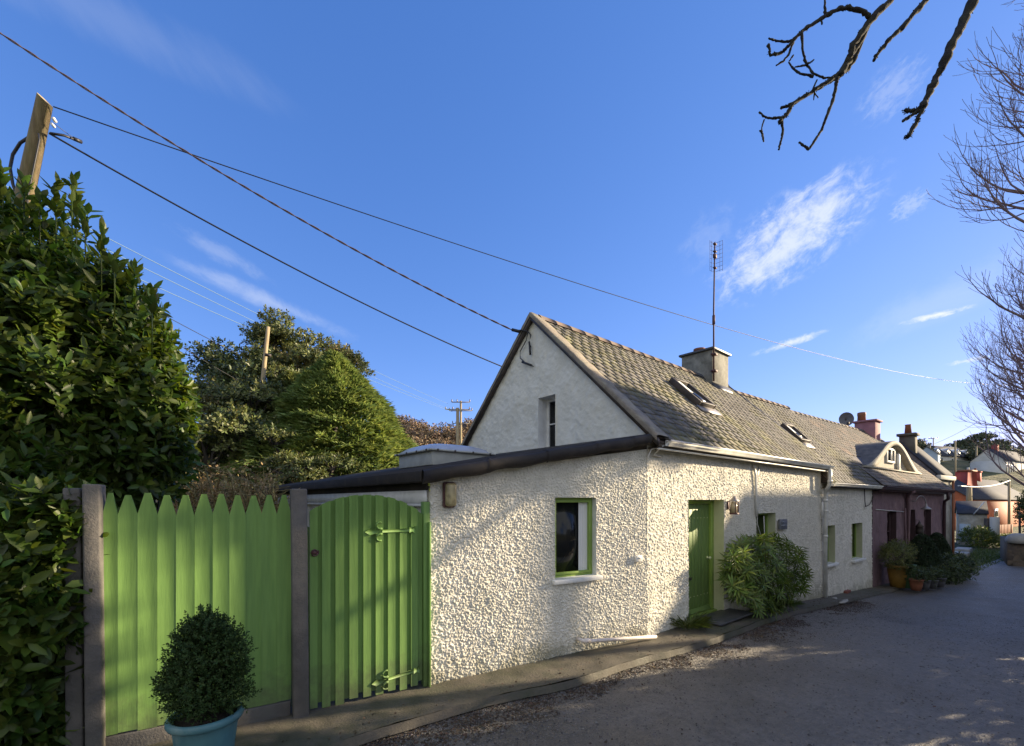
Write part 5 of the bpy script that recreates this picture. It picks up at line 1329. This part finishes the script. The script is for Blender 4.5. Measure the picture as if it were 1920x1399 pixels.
# right side garden wall with boulder, verge
w0 = np.array(at_w(1889, 1060, -3.1)); Fgw = Frame(w0[:2], -8)
t = thing('garden_wall', 'low brown stone garden wall at the right edge of lane', 'wall', tuple(w0))
mb = MB(); rough_wall(mb, Frame(w0[:2], 95, True), -3.2, 0, lambda x: -3.3, lambda x: -2.0, [], .08, .05, .25, 71)
mb.box((.02, -3.2, -3.3), (6, 0, -2.0), Frame(w0[:2], 5)); M['gwall'] = mat('brown stone wall', (.17, .125, .085), .9, (.10, .08, .06), 3, bump=1, bscale=7, bdist=.06)
build('wall', mb, M['gwall'], t)
mb = MB(); mb.lathe(tuple(w0 + np.array((.25, -.35, 1.08))), [(.42, 0), (.45, .15), (.38, .35), (.2, .46), (.05, .48)], 12); build('coping_stone', mb, M['rock'], t, smooth=True)
t = thing('verge_shrub', 'yellow green shrub on the verge before the stone shed', 'shrub', at_w(1832, 1022, -3.1)); c = np.array(at_w(1832, 1022, -3.1)); mb = MB()
leafy(mb, [(c + np.array((0, 0, .5)), (1.0, 1.0, .8), 500), (c + np.array((2.2, -1.2, .2)), (1.2, 1.0, .45), 350)], .12, .03, per=7); build('foliage', mb, M['grass'], t)
mb = MB(); mb.tube([c, c + np.array((0, 0, .6))], .03, 5); build('stems', mb, M['bark'], t)
t = thing('overhanging_hedge', 'green hedge by the right lane edge before the orange house', 'hedge', at_w(1905, 1010, -3.1)); c = np.array(at(1912, 960, 30)); mb = MB()
leafy(mb, [(c + np.array((.55, -.55, .1)), (.8, .8, 1.5), 900)], .12, .035, per=7); build('foliage', mb, M['everg'], t)
mb = MB(); mb.tube([c + np.array((0, 0, -2.4)), c], .06, 6); build('stems', mb, M['bark'], t)
# pale step stones by the grey house
for k, (px, py, s) in enumerate(((1806, 1032, .9), (1801, 1040, .6))):
    c = at_w(px, py, -3.1); mb = MB(); mb.box((c[0] - s, c[1] - .35, c[2] - .1), (c[0] + s, c[1] + .35, c[2] + .14)); o = build('stone_step', mb, M['rock'], bevel=.04); tag(o, ['larger upper pale stone step by the grey stone house', 'smaller lower pale stone step by the grey stone house'][k], 'step', 'stone steps')
# grass verge
mb = MB(); n = 9000; u = RNG.uniform(27, 44, n); v = np.where(RNG.random(n) < .5, np.interp(u, KU, KV) + RNG.uniform(-.3, 1.6, n), -1.6 - .03 * u + RNG.uniform(-1.2, .2, n) + .7); z = np.interp(u, PU, PZ) - .12
leaves(mb, np.stack([u, v, z], -1), unit(rnds(n) * .6 + np.array((0, 0, 1.0))), rnds(n), RNG.uniform(.05, .16, n), np.full(n, .015), 'kite', .2)
stuff(build('verge_grass', mb, M['grass']), 'green grass on the verges of the lane', 'grass')

# ------------------------------------------------------------------ trees behind
def clump_tree(name, label, blobs, leaf, w, mt_, base, nclump, per, kind='kite', cat='tree', cr=.55, extra=None):
    t = thing(name, label, cat, tuple(base)); mb = MB(); tw = MB()
    tot = sum(b[2] for b in blobs)
    for (c, r_, wgt) in blobs:
        nc = int(nclump * wgt / tot); C, nr = shell(c, r_, nc, .55, 1.0, .22)
        for q in range(nc):
            rr = cr * RNG.uniform(.6, 1.3); m_ = int(per * (rr / cr) ** 2)
            d = rnds(m_); d[:, 2] = np.abs(d[:, 2]) * 1.0 - .25; P = C[q] + unit(d) * rr * np.array((1, 1, .65)) * RNG.uniform(.55, 1.05, (m_, 1))
            rosette(mb, P, unit(unit(d) + nr[q] * .5 + rnds(m_) * .5 + np.array((0, 0, .3))), 6, leaf, leaf, w, 1.0, kind, .15, .3)
        for q in range(0, nc, 2):
            mid = (np.array(c) * .6 + C[q] * .4) + RNG.normal(size=3) * .1; tw.tube([np.array(c) + np.array((0, 0, -r_[2] * .5)), mid, C[q]], [.07, .04, .012], 4, False)
        tw.tube([np.array(base), np.array(c) + np.array((0, 0, -r_[2] * .5))], [.16, .08], 6)
    if extra: extra(mb, tw)
    build('crown', mb, mt_, t); build('trunk', tw, M['bark'], t)
    return t


def wb(px, py, z, rx, rz, w): return (rdir(px, py, z), (rx, rx, rz), w)
clump_tree('evergreen_tree', 'tall dark evergreen with ragged top behind the leaning pole', [wb(505, 650, 18.5, .9, 1.1, 1.0), wb(540, 730, 18, 2.1, 1.8, 2.6), wb(590, 675, 19, 1.1, .8, .9), wb(645, 700, 19, .8, .9, .8), wb(600, 810, 16.5, 1.9, 1.8, 1.8), wb(500, 840, 15, 1.5, 1.3, 1.4)], .13, .035, M['everg'], rdir(560, 940, 18) + np.array((0, 0, -2.1)), 280, 34, cr=.45)
clump_tree('ragged_evergreen_tree', 'thin ragged dark evergreen between laurel and tall tree', [wb(405, 690, 17, .75, 1.1, 1), wb(450, 740, 16.5, 1.0, 1.5, 1.4), wb(400, 800, 16, 1.3, 1.5, 1.3)], .13, .033, M['everd'], rdir(430, 940, 16.5) + np.array((0, 0, -2.1)), 95, 30, cr=.45)
clump_tree('glossy_holly', 'dark glossy broadleaved shrub low among the evergreens behind fence', [wb(450, 830, 12.5, 1.1, .9, 1), wb(395, 860, 12, .8, .8, .8), wb(470, 775, 14, 1.2, 1.0, 1.2), wb(420, 770, 14, .9, .9, .8)], .11, .03, M['everg'], rdir(440, 940, 12.5) + np.array((0, 0, -2.1)), 120, 26, cr=.42, cat='shrub')
clump_tree('olive_conifer', 'low olive conifer spreading behind the fence posts', [wb(550, 885, 11, .7, .32, 1), wb(620, 880, 11.5, .5, .25, .5), wb(520, 830, 12, .5, .4, .6)], .10, .02, M['everg'], rdir(560, 940, 11) + np.array((0, 0, -2.1)), 45, 20, cr=.26, cat='conifer')


# golden cypress: fans of small sprays on a broad cone
def cypress(name, label, cx, z, wtop, rb, zb, n, mt_, lean=0):
    t = thing(name, label, 'conifer', tuple(rdir(cx, HY, z) + np.array((0, 0, -2.1)))); c = rdir(cx, HY, z); mb = MB()
    tt = RNG.random(n) ** .72; zz = wtop - (wtop - zb) * tt; th = RNG.random(n) * 6.2832
    # branch tiers: lumps in angle and height
    lump = vn(th * 2.2 + zz * .4, zz * 2.6, 3) * .6 + vn(th * 5, zz * 5.2, 9) * .4
    Rr = rb * (tt ** .90) * (.80 + .34 * lump)
    k = np.where(RNG.random(n) < .8, RNG.uniform(.88, 1.0, n), RNG.uniform(.4, .9, n))
    P = np.stack([c[0] + np.cos(th) * Rr * k + lean * tt, c[1] + np.sin(th) * Rr * k, zz + .25 * (lump - .5)], -1)
    out = np.stack([np.cos(th), np.sin(th), np.full(n, .35)], -1)
    D = unit(out + rnds(n) * .35); S = unit(np.cross(D, np.array((0, 0, 1.0)) + rnds(n) * .5)); Nn = np.cross(S, D)
    for a, ll in ((-.9, .14), (-.55, .19), (-.2, .24), (.15, .25), (.5, .19), (.85, .14)):
        dd = unit(D * math.cos(a) + S * math.sin(a)); leaves(mb, P, dd, unit(Nn + rnds(n) * .8), ll * RNG.uniform(.7, 1.3, n), np.full(n, .022), 'kite', .25)
    build('crown', mb, mt_, t)
    mb = MB(); mb.tube([c + np.array((0, 0, -2.1)), c + np.array((0, 0, wtop * .95))], [.2, .03], 8)
    for q in range(70):
        zq = zb + (wtop - zb) * RNG.random(); rr = rb * ((wtop - zq) / (wtop - zb)) ** .78 * .8; a = RNG.random() * 6.28; mb.tube([c + np.array((0, 0, zq - .2)), c + np.array((math.cos(a) * rr, math.sin(a) * rr, zq))], [.035, .008], 4, False)
    build('trunk', mb, M['bark'], t)
cypress('golden_cypress', 'broad golden green cypress sloping down beside the white gable', 628, 14.5, 4.75, 4.9, -1.5, 26000, M['cypress'])
M['cypress2'] = mat('olive cypress foliage', (.19, .22, .07), .75, (.09, .115, .04), 1.0, island=.4, trans=.25)
cypress('olive_cypress', 'broad olive cypress between the golden one and the slender pole', 545, 15.2, 4.3, 4.3, -1.5, 17000, M['cypress2'])

# brown undergrowth behind the fence
mb = MB()
for q in range(420):
    p = rdir(random.uniform(300, 520), 950, random.uniform(7.5, 10.5)); p[2] = random.uniform(-.3, .1); h = random.uniform(.2, .85) * (1 - .5 * abs(q % 7 - 3) / 7); d = RNG.normal(size=3) * .3
    mb.tube([p, p + np.array((d[0] * .6, d[1] * .6, h * .7)), p + np.array((d[0] * 1.6, d[1] * 1.6, h * random.uniform(.7, 1.1)))], [.010, .007, .003], 3, False)
n = 3000; P = np.array([rdir(x_, 950, z_) for x_, z_ in zip(RNG.uniform(300, 520, n), RNG.uniform(7.5, 10.5, n))]); P[:, 2] = RNG.uniform(-.3, .75, n) * RNG.random(n) + .05
leaves(mb, P, rnds(n), rnds(n), RNG.uniform(.04, .09, n), RNG.uniform(.01, .025, n), 'kite', .2)
mb.add([rdir(250, 950, 7) * (1, 1, 0) + (0, 0, -.6), rdir(530, 950, 7) * (1, 1, 0) + (0, 0, -.6), rdir(530, 950, 11) * (1, 1, 0) + (0, 0, .0), rdir(250, 950, 11) * (1, 1, 0) + (0, 0, .1)], [(0, 1, 2, 3)])
stuff(build('bramble_undergrowth', mb, M['drytwig']), 'tangled brown bramble stems and dead leaves behind the fence', 'brambles')

# far scrub and tree belts
mb = MB()
def belt(mb, pts, n, h, leaf):
    for _ in range(n):
        a = random.random() * (len(pts) - 1); i = int(a); f = a - i
        px = pts[i][0] * (1 - f) + pts[i + 1][0] * f; z = pts[i][1] * (1 - f) + pts[i + 1][1] * f + random.uniform(-6, 6)
        p = rdir(px + random.uniform(-6, 6), HY, z); p[2] = float(ground_z(np.array(p[0]), np.array(p[1]))) ; hh = h * random.uniform(.5, 1.2); m_ = 70
        d = rnds(m_); P = p + np.array((0, 0, hh * .5)) + d * np.array((hh * .6, hh * .6, hh * .55)) * RNG.uniform(.6, 1, (m_, 1))
        rosette(mb, P, d, 4, leaf, leaf, leaf * .35, 1.0, 'kite')
belt(mb, [(730, 100), (800, 92), (900, 96)], 90, 3.6, .4); belt(mb, [(740, 84), (900, 80)], 50, 3.0, .4)
stuff(build('hillside_scrub', mb, M['scrub']), 'brown leafless scrub covering the far left hillside', 'scrub')
mb = MB(); belt(mb, [(1700, 150), (1730, 148), (1790, 150), (1870, 148), (1930, 140)], 120, 4.0, .6)
belt(mb, [(1826, 128), (1850, 126), (1885, 118)], 40, 4.5, .55)
belt(mb, [(1740, 95), (1800, 90), (1880, 82)], 80, 1.3, .35)
stuff(build('hillside_woodland', mb, M['hilltree']), 'dark green bushes and hedges covering the far right hillside', 'woodland')
def round_tree(label, px, py, z, r, rz):
    c = rdir(px, py, z); b = np.array((c[0], c[1], c[2] - rz - 2)); clump_tree('hilltop_tree', label, [(c, (r, r, rz), 1)], .5, .2, M['hilltree'], b, 60, 22, cr=1.6)
round_tree('dark rounded hilltop tree, the biggest, right of the dormered house', 1838, 845, 138, 6.5, 5)
round_tree('dark rounded hilltop tree just behind the dormered house', 1805, 850, 140, 4, 3.5)
round_tree('dark hilltop tree left of the pale blue house', 1712, 852, 120, 3, 3)


# ------------------------------------------------------------------ poles and wires
def sag(p0, p1, s, n=36):
    p0, p1 = np.array(p0), np.array(p1); t = np.linspace(0, 1, n)[:, None]
    return p0 + (p1 - p0) * t - np.array((0, 0, 1)) * 4 * s * t * (1 - t)


zp = 6.4; ptop = rdir(86, 180, zp); pb = rdir(-25, 700, zp)
t = thing('telegraph_pole', 'thick leaning pale wooden pole with sloped top above the laurel', 'pole', tuple(ptop + (pb - ptop) * (ptop[2] + 2) / (ptop[2] - pb[2])))
foot = ptop + (pb - ptop) * (ptop[2] + 2.1) / (ptop[2] - pb[2])
mb = MB(); axp = unit(foot - ptop); k = 14; side = unit(np.cross(axp, fv)); fr2 = np.cross(axp, side)
ringT = [ptop + side * math.cos(a) * .088 + fr2 * math.sin(a) * .088 + axp * (.10 * (1 + math.cos(a)) * .6) for a in np.arange(k) * 6.2832 / k]
ringB = [foot + side * math.cos(a) * .15 + fr2 * math.sin(a) * .15 for a in np.arange(k) * 6.2832 / k]
mb.add(ringT + ringB, [(i, (i + 1) % k, k + (i + 1) % k, k + i) for i in range(k)] + [tuple(range(k))]); build('post', mb, M['wood'], t)
mb = MB(); mb.tube([rdir(100, 222, zp - .05), rdir(104, 228, zp)], .022, 8); mb.tube([rdir(97, 232, zp), rdir(102, 238, zp)], .018, 8); build('insulator', mb, M['white'], t)
mb = MB(); mb.tube([rdir(72, 250, zp - .13), rdir(74, 262, zp - .14), rdir(60, 330, zp - .14), rdir(52, 370, zp - .14), rdir(50, 420, zp - .15)], .010, 5); mb.tube([rdir(55, 257, zp), rdir(38, 268, zp), rdir(24, 290, zp), rdir(19, 315, zp), rdir(24, 345, zp), rdir(32, 370, zp), rdir(38, 420, zp)], .019, 8); build('cable_loop', mb, M['wire'], t)


def wire(name, label, pts, r, mt_, group='overhead lines', cat='cable'):
    mb = MB(); mb.tube(pts, r, 6); o = build(name, mb, mt_); tag(o, label, cat); return o
ga = np.array(g(976, 624, .2))
mb = MB(); base = sag(rdir(-60, 22, 6.2), ga, .22, 60); ph = np.arange(240) * .5
tt = np.linspace(0, 59, 240); bb = np.stack([np.interp(tt, np.arange(60), base[:, q]) for q in range(3)], -1)
for s in (0, math.pi): mb.tube(bb + rv_ * (np.cos(ph + s) * .009)[:, None] + np.array((0, 0, 1)) * (np.sin(ph + s) * .009)[:, None], .0085, 5)
o = build('service_cable', mb, M['copper']); tag(o, 'twisted reddish black cable running from top left corner to gable peak', 'cable')
o = wire('service_cable', 'heavy black cable from the thick pole to behind the gable', sag(rdir(92, 250, zp), rdir(960, 695, 11), .18), .013, M['wire'])
mb = MB(); mb.tube([rdir(138, 260, zp + .2), rdir(152, 266, zp + .3)], .028, 8); mb.tube([rdir(94, 250, zp), rdir(120, 254, zp + .1), rdir(146, 264, zp + .25)], .017, 6); o2 = build('cable_clamp', mb, M['wire'], o)
wire('phone_line', 'thin line crossing the whole sky from pole top to far right', sag(rdir(100, 200, zp), rdir(1900, 722, 34), 1.05, 70), .0085, M['wire'])
mb = MB()
wire('phone_line', 'short thin line from pole insulator joining the heavy black cable', sag(rdir(102, 232, zp), rdir(150, 266, zp + .3), .01), .004, M['wire'])
fp = [(838, 770), (852, 772), (866, 768)]
for k, (a, b, e, lab) in enumerate((((-60, 312), (840, 757), 0, 'uppermost of three pale power lines slanting behind the laurel'), ((-60, 340), (843, 768), 1, 'middle of three pale power lines slanting behind the laurel'), ((-60, 378), (848, 772), 2, 'lowest of three pale power lines slanting behind the laurel'))):
    wire('power_line', lab, sag(rdir(*a, 16), rdir(*b, 60), .35), .016, M['wirepale'])
wire('phone_line', 'upper dark line passing before the evergreens to the twin poles', sag(rdir(250, 560, 12), rdir(862, 800, 58), 1.6, 60), .010, M['wire'])
wire('phone_line', 'lower dark line passing before the evergreens and ending near the cypress', sag(rdir(250, 590, 12), rdir(700, 815, 20), .5), .008, M['wire'])

pt = rdir(503, 613, 14.2); pf = rdir(491, 730, 14.2)
t = thing('slender_pole', 'slender leaning wooden pole rising among the evergreens', 'pole', tuple(pf + (pf - pt) * ((pf[2] + 2.1) / (pt[2] - pf[2]))))
mb = MB(); mb.tube([pt, pf, pf + (pf - pt) * ((pf[2] + 2.1) / (pt[2] - pf[2]))], [.055, .065, .09], 10); build('post', mb, M['wood'], t)
mb = MB(); mb.tube([rdir(497, 665, 14.05), rdir(508, 667, 14.1)], .05, 8); build('bracket', mb, M['dark'], t)


def crosspole(name, label, px, py, z, zb, arms, r=.16, gal=0):
    p = rdir(px, py, z); t = thing(name, label, 'pole', (p[0], p[1], zb)); mb = MB(); mb.tube([(p[0], p[1], zb), tuple(p)], [r * 1.2, r], 8); build('post', mb, M['wood'], t)
    for (dy, w, th) in arms:
        mb = MB(); a = p - rv_ * w + np.array((0, 0, -dy)); b = p + rv_ * w + np.array((0, 0, -dy)); mb.tube([a, b], th, 6)
        for e in (a, b, a * .7 + b * .3): mb.tube([e, e + np.array((0, 0, .35))], th * 1.1, 6)
        build('crossarm', mb, M['metal'], t)
    return t
crosspole('utility_pole', 'left weathered pole of the twin poles beyond the flat roof', 858, 765, 60, 0, [(.2, 1.6, .07)], .2)
crosspole('utility_pole', 'right pale pole of the twin poles, with high crossarm', 864, 752, 60, 0, [(.15, 1.2, .07), (1.3, 1.5, .07), (3.0, 1.1, .06)], .14)
crosspole('utility_pole', 'tiny pole with crossarm on the hilltop above the dormered house', 1750, 821, 130, 10, [(.2, 1.3, .09)], .13)
crosspole('utility_pole', 'plain grey pole standing before the dormered hill house', 1791, 826, 95, 3, [], .14)
crosspole('utility_pole', 'short pale pole right of the dormered hill house', 1831, 837, 110, 6, [], .16)
crosspole('utility_pole', 'pole rising from the orange house roof at far right', 1892, 898, 48, -3, [], .10)
crosspole('utility_pole', 'pale short pole in front of the red gable', 1817, 911, 44, -1, [], .2)
wire('power_line', 'pale cable strung from the grey stone house to the far right pole', sag(rdir(1797, 911, 30), rdir(1893, 901, 47), .3), .045, M['white'])
wire('power_line', 'thin line climbing right from the hilltop pole', sag(rdir(1752, 832, 128), rdir(1835, 790, 90), .3), .03, M['wire'])


# ------------------------------------------------------------------ bare trees
def grow(mb, p, d, L, r, depth, maxd, up=.55, spread=.6, seg=6, kink=.085, nb=(4, 6), taper=.5, minr=.004):
    pts = [p]; rs = [r]; q = p.copy(); dd = d.copy()
    for s in range(seg):
        dd = unit(dd + RNG.normal(size=3) * kink + np.array((0, 0, up * .18 * (1 if depth > 0 else .3)))); q = q + dd * L / seg; pts.append(q.copy()); rs.append(max(minr, r * (1 - (1 - taper) * (s + 1) / seg)))
    mb.tube(pts, rs, 7 if r > .05 else (5 if r > .015 else 3), False)
    if depth >= maxd: return
    n = random.randint(*nb)
    for k in range(n):
        f = random.uniform(.25, 1.0) if depth else random.uniform(.35, 1.0); i = min(seg - 1, int(f * seg)); b = np.array(pts[i]) * (1 - (f * seg - i)) + np.array(pts[min(seg, i + 1)]) * (f * seg - i) if i < seg else pts[-1]
        side = unit(np.cross(dd, rnds(1)[0])); nd_ = unit(dd * math.cos(spread) + side * math.sin(spread) + RNG.normal(size=3) * .12)
        grow(mb, b, nd_, L * random.uniform(.45, .72), max(minr, rs[i] * random.uniform(.45, .65)), depth + 1, maxd, up, spread, max(4, seg - 0), kink, nb, taper, minr)
    grow(mb, pts[-1], dd, L * .6, rs[-1] * .9, depth + 1, maxd, up, spread, seg, kink, nb, taper, minr)


def bare_tree(label, base, H, r, limbs, seed, mt_='twig', maxd=4, minr=.0045, nb=(4, 6)):
    random.seed(seed); global RNG; RNG = np.random.default_rng(seed)
    base = np.array(base, float); t = thing('bare_tree', label, 'tree', tuple(base)); mb = MB()
    pts = [base, base + np.array((.05, .02, H * .3)), base + np.array((.0, .1, H * .6)), base + np.array((.1, .1, H))]; mb.tube(pts, [r, r * .8, r * .55, r * .2], 10); build('trunk', mb, M['bark'], t)
    mb = MB()
    for (f, az, el, L) in limbs:
        a = R(az); e = R(el); p = base + np.array((.03, .08, H * f)); grow(mb, p, np.array((math.cos(a) * math.cos(e), math.sin(a) * math.cos(e), math.sin(e))), L, r * .42 * (1 - f * .5), 1, maxd, minr=minr, nb=nb)
    build('branches', mb, M[mt_], t); return t
lr = random.Random(11)
limbs = [(.16 + .76 * k / 24, lr.uniform(95, 175), lr.uniform(0, 25) + 40 * k / 24, 4.3 - 1.7 * (k / 24) ** 2) for k in range(25)]
limbs += [(lr.uniform(.5, .95), lr.uniform(190, 420), lr.uniform(20, 50), 3.6) for _ in range(5)]
bare_tree('large leafless tree with dense curved twigs low at the right edge of view', (51, -1.4, -3.1), 21.0, .35, limbs, 21, minr=.008, nb=(3, 5))
limbs = [(.40, 110, 12, 1.5), (.46, 175, 10, 1.5)]
limbs += [(.56 + .42 * k / 19, lr.uniform(95, 170), lr.uniform(0, 20) + 30 * k / 19, 1.65 - .3 * (k / 19)) for k in range(20)]
limbs += [(lr.uniform(.6, .95), lr.uniform(190, 400), lr.uniform(20, 50), 1.8) for _ in range(4)]
bare_tree('tall leafless tree in the top right corner with fine arching twigs', (13.5, -1.1, -2.5), 13.0, .16, limbs, 5, nb=(3, 4), minr=.0035)
limbs = [(lr.uniform(.7, .98), lr.uniform(0, 360), lr.uniform(20, 60), 1.5) for _ in range(5)]
tb_ = bare_tree('leafless tree back on the near side of lane, leaf mass added for shade', (20.1, -3.2, -2.9), 13.0, .17, limbs, 8, maxd=3)
mb = MB()  # leaf mass added out of view on this trunk to shade the laurel
for (c, r_, n) in (((21.1, -3.2, 6.55), (2.3, 1.2, .95), 1700),):
    P, nr = shell(c, r_, n, .2, 1.0, .12); rosette(mb, P, unit(nr + rnds(len(P)) * .6), 7, .1, .12, .05, 1.0, 'kite')
build('shade_ivy', mb, M['everd'], tb_)

# dark overhanging branches close to the camera
RNG = np.random.default_rng(99); random.seed(99)
t = thing('overhanging_tree', 'dark knobbly lichened branches reaching down into the top right sky', 'tree', (9.2, -2.2, -2.2))
mb = MB(); top = np.array((8.6, -1.6, 8.0)); mb.tube([(9.2, -2.2, -2.2), (9.1, -2.1, 2), (8.9, -1.9, 6), top], [.26, .22, .16, .10], 10); build('trunk', mb, M['darkbark'], t)
BR = [  # (depth, radius px start, radius px end, points)
    (5.0, 8.5, 6.5, [(1690, -60), (1671, 0), (1634, 35), (1600, 85), (1590, 115), (1577, 140)]),
    (5.0, 5.5, 3.6, [(1634, 35), (1612, 82), (1590, 110), (1576, 135), (1562, 146), (1540, 160), (1515, 178), (1480, 197), (1462, 203)]),
    (5.05, 6, 3.8, [(1625, 52), (1608, 98), (1590, 130), (1570, 145), (1545, 158), (1518, 175), (1486, 195)]),
    (4.95, 5.5, 3.2, [(1634, 35), (1618, 22), (1590, 14), (1565, 20), (1545, 32), (1515, 50), (1495, 68), (1480, 85), (1466, 99), (1445, 103), (1440, 83)]),
    (4.95, 3.4, 2.2, [(1548, 30), (1546, 12), (1548, -20)]),
    (4.95, 3.2, 2.0, [(1487, 76), (1475, 78), (1455, 77), (1441, 72)]),
    (4.95, 3.0, 2.0, [(1487, 80), (1478, 103), (1468, 115), (1455, 123)]),
    (4.95, 2.4, 1.8, [(1540, 35), (1541, 46)]),
    (4.9, 3.2, 2.0, [(1503, 58), (1505, 95), (1512, 120), (1525, 138), (1545, 146), (1562, 145)]),
    (4.9, 3.0, 1.8, [(1525, 143), (1500, 138), (1487, 128), (1479, 117), (1488, 103)]),
    (4.9, 2.4, 1.4, [(1513, 122), (1500, 124), (1490, 126)]),
    (4.9, 2.4, 1.4, [(1513, 120), (1522, 116), (1526, 112)]),
    (4.9, 4.2, 2.6, [(1569, 145), (1567, 165), (1561, 190), (1550, 218), (1540, 245), (1528, 263), (1517, 280)]),
    (4.9, 3.4, 2.2, [(1517, 280), (1510, 275), (1502, 270), (1498, 266)]),
    (5.0, 5.2, 3.2, [(1484, 196), (1478, 212), (1467, 222), (1460, 230)]),
    (5.0, 3.4, 2.4, [(1466, 224), (1468, 245), (1465, 262), (1460, 280)]),
    (5.0, 3.2, 2.0, [(1466, 220), (1450, 222), (1436, 221), (1423, 210)]),
    (5.0, 2.0, 1.2, [(1433, 224), (1428, 240), (1430, 262)]), (5.0, 3.4, 1.6, [(1426, 244), (1430, 252), (1432, 266)]),
    (5.0, 2.2, 1.2, [(1532, 150), (1524, 168), (1534, 184)]), (5.0, 2.2, 1.2, [(1528, 165), (1526, 188)]),
    (5.3, 7.5, 4.0, [(1750, -50), (1737, 0), (1714, 25), (1690, 55), (1670, 72), (1650, 95), (1637, 114)]),
    (4.6, 11, 7.5, [(1850, -60), (1825, 0), (1800, 55), (1779, 95), (1760, 140), (1742, 175), (1729, 205)]),
    (4.6, 5.5, 4.5, [(1729, 205), (1715, 235), (1701, 258)]), (4.6, 5.5, 3.5, [(1727, 203), (1712, 208), (1697, 207)]), (4.6, 4.5, 3.5, [(1722, 208), (1706, 218), (1694, 227)]),
]
mb = MB()
for (z, r0, r1, pts) in BR:
    P = np.array([rdir(x, y, z + random.uniform(-.03, .03)) for x, y in pts]); n = len(P)
    # subdivide with small knobs
    tt = np.linspace(0, n - 1, (n - 1) * 6 + 1); Q = np.stack([np.interp(tt, np.arange(n), P[:, q]) for q in range(3)], -1)
    ra = .74 * np.interp(tt, [0, n - 1], [r0, r1]) * z / FPX * (1 + .16 * RNG.normal(size=len(tt)).clip(-1, 1.8)); Q += RNG.normal(size=Q.shape) * r1 * z / FPX * .16
    mb.tube(Q, ra, 7)
    if r0 > 5:   # lichen tufts
        idx = RNG.integers(0, len(Q), 26); Pn = Q[idx]; rosette(mb, Pn + rnds(26) * (ra[idx, None] * .7), rnds(26), 5, .01, .022, .006, 1.2, 'kite')
for a, b, r_ in ((rdir(1690, -60, 5.0), top, .05), (rdir(1750, -50, 5.3), top, .05), (rdir(1850, -60, 4.6), np.array((9.0, -2.0, 5)), .07)):
    mb.tube([a, (a + b) / 2 + np.array((0, 0, .3)), b], [r_, r_ * 1.2, r_ * 1.5], 7)
build('branches', mb, M['darkbark'], t)

# ------------------------------------------------------------------ across the lane (seen from a step aside; hedge and shrub added for shade)
RNG = np.random.default_rng(3)
t = thing('shade_shrub', 'unseen tall evergreen shrub added before the hedge to shade the laurel foot', 'shrub', (12.0, -1.0, -2.3)); mb = MB()  # added out of view, shaped to shade the lower laurel and fence corner
for (c, r_, n) in (((11.3, -1.1, 2.1), (.85, .6, 2.0), 1700), ((12.5, -1.1, .1), (.8, .6, 1.6), 700), ((10.7, -1.1, .2), (.7, .6, 2.0), 700)):
    P, nr = shell(c, r_, n, .2, 1.0, .12, -2.3); rosette(mb, P, unit(nr + rnds(len(P)) * .6), 7, .1, .10, .04, 1.0, 'kite')
build('foliage', mb, M['everd'], t); mb = MB(); mb.tube([(12.0, -1.0, -2.4), (12.0, -1.1, 2.5)], [.08, .02], 6); build('stems', mb, M['bark'], t)
t = thing('shade_hedge', 'unseen tall hedge added on the near side to shade the lane', 'hedge', (11, -2.0, -2.3))  # added out of view, its height set to keep the road in shade
mb = MB()
for k in range(13):
    x = 5.5 + k * 1.25; h = 1.80 + .10 * math.sin(k * 1.9)
    P, nr = shell((x, -2.1, -2.2 + h), (.95, .65, h), 420, .8, 1.0, .1, -2.9); rosette(mb, P, unit(nr + rnds(len(P)) * .6), 8, .12, .10, .035, 1.0, 'kite')
build('foliage', mb, M['everd'], t)
mb = MB()
for k in range(13): mb.tube([(5.5 + k * 1.25, -2.1, -2.8), (5.5 + k * 1.25, -2.1, -.3)], [.04, .02], 5)
build('stems', mb, M['bark'], t)
FO = Frame((34.0, -2.6), .8)
house('opposite_house', 'large two storey house across the lane', Frame((31.2, -9.6), .6), 0, 26, 7.0, -3.3, 4.3, 7.25, M['shade'], M['blueslate'], over=.12, chims=[(8, 3.5, 1.0, 1.2, .8, M['chim'])])
print('done', len(bpy.data.objects))
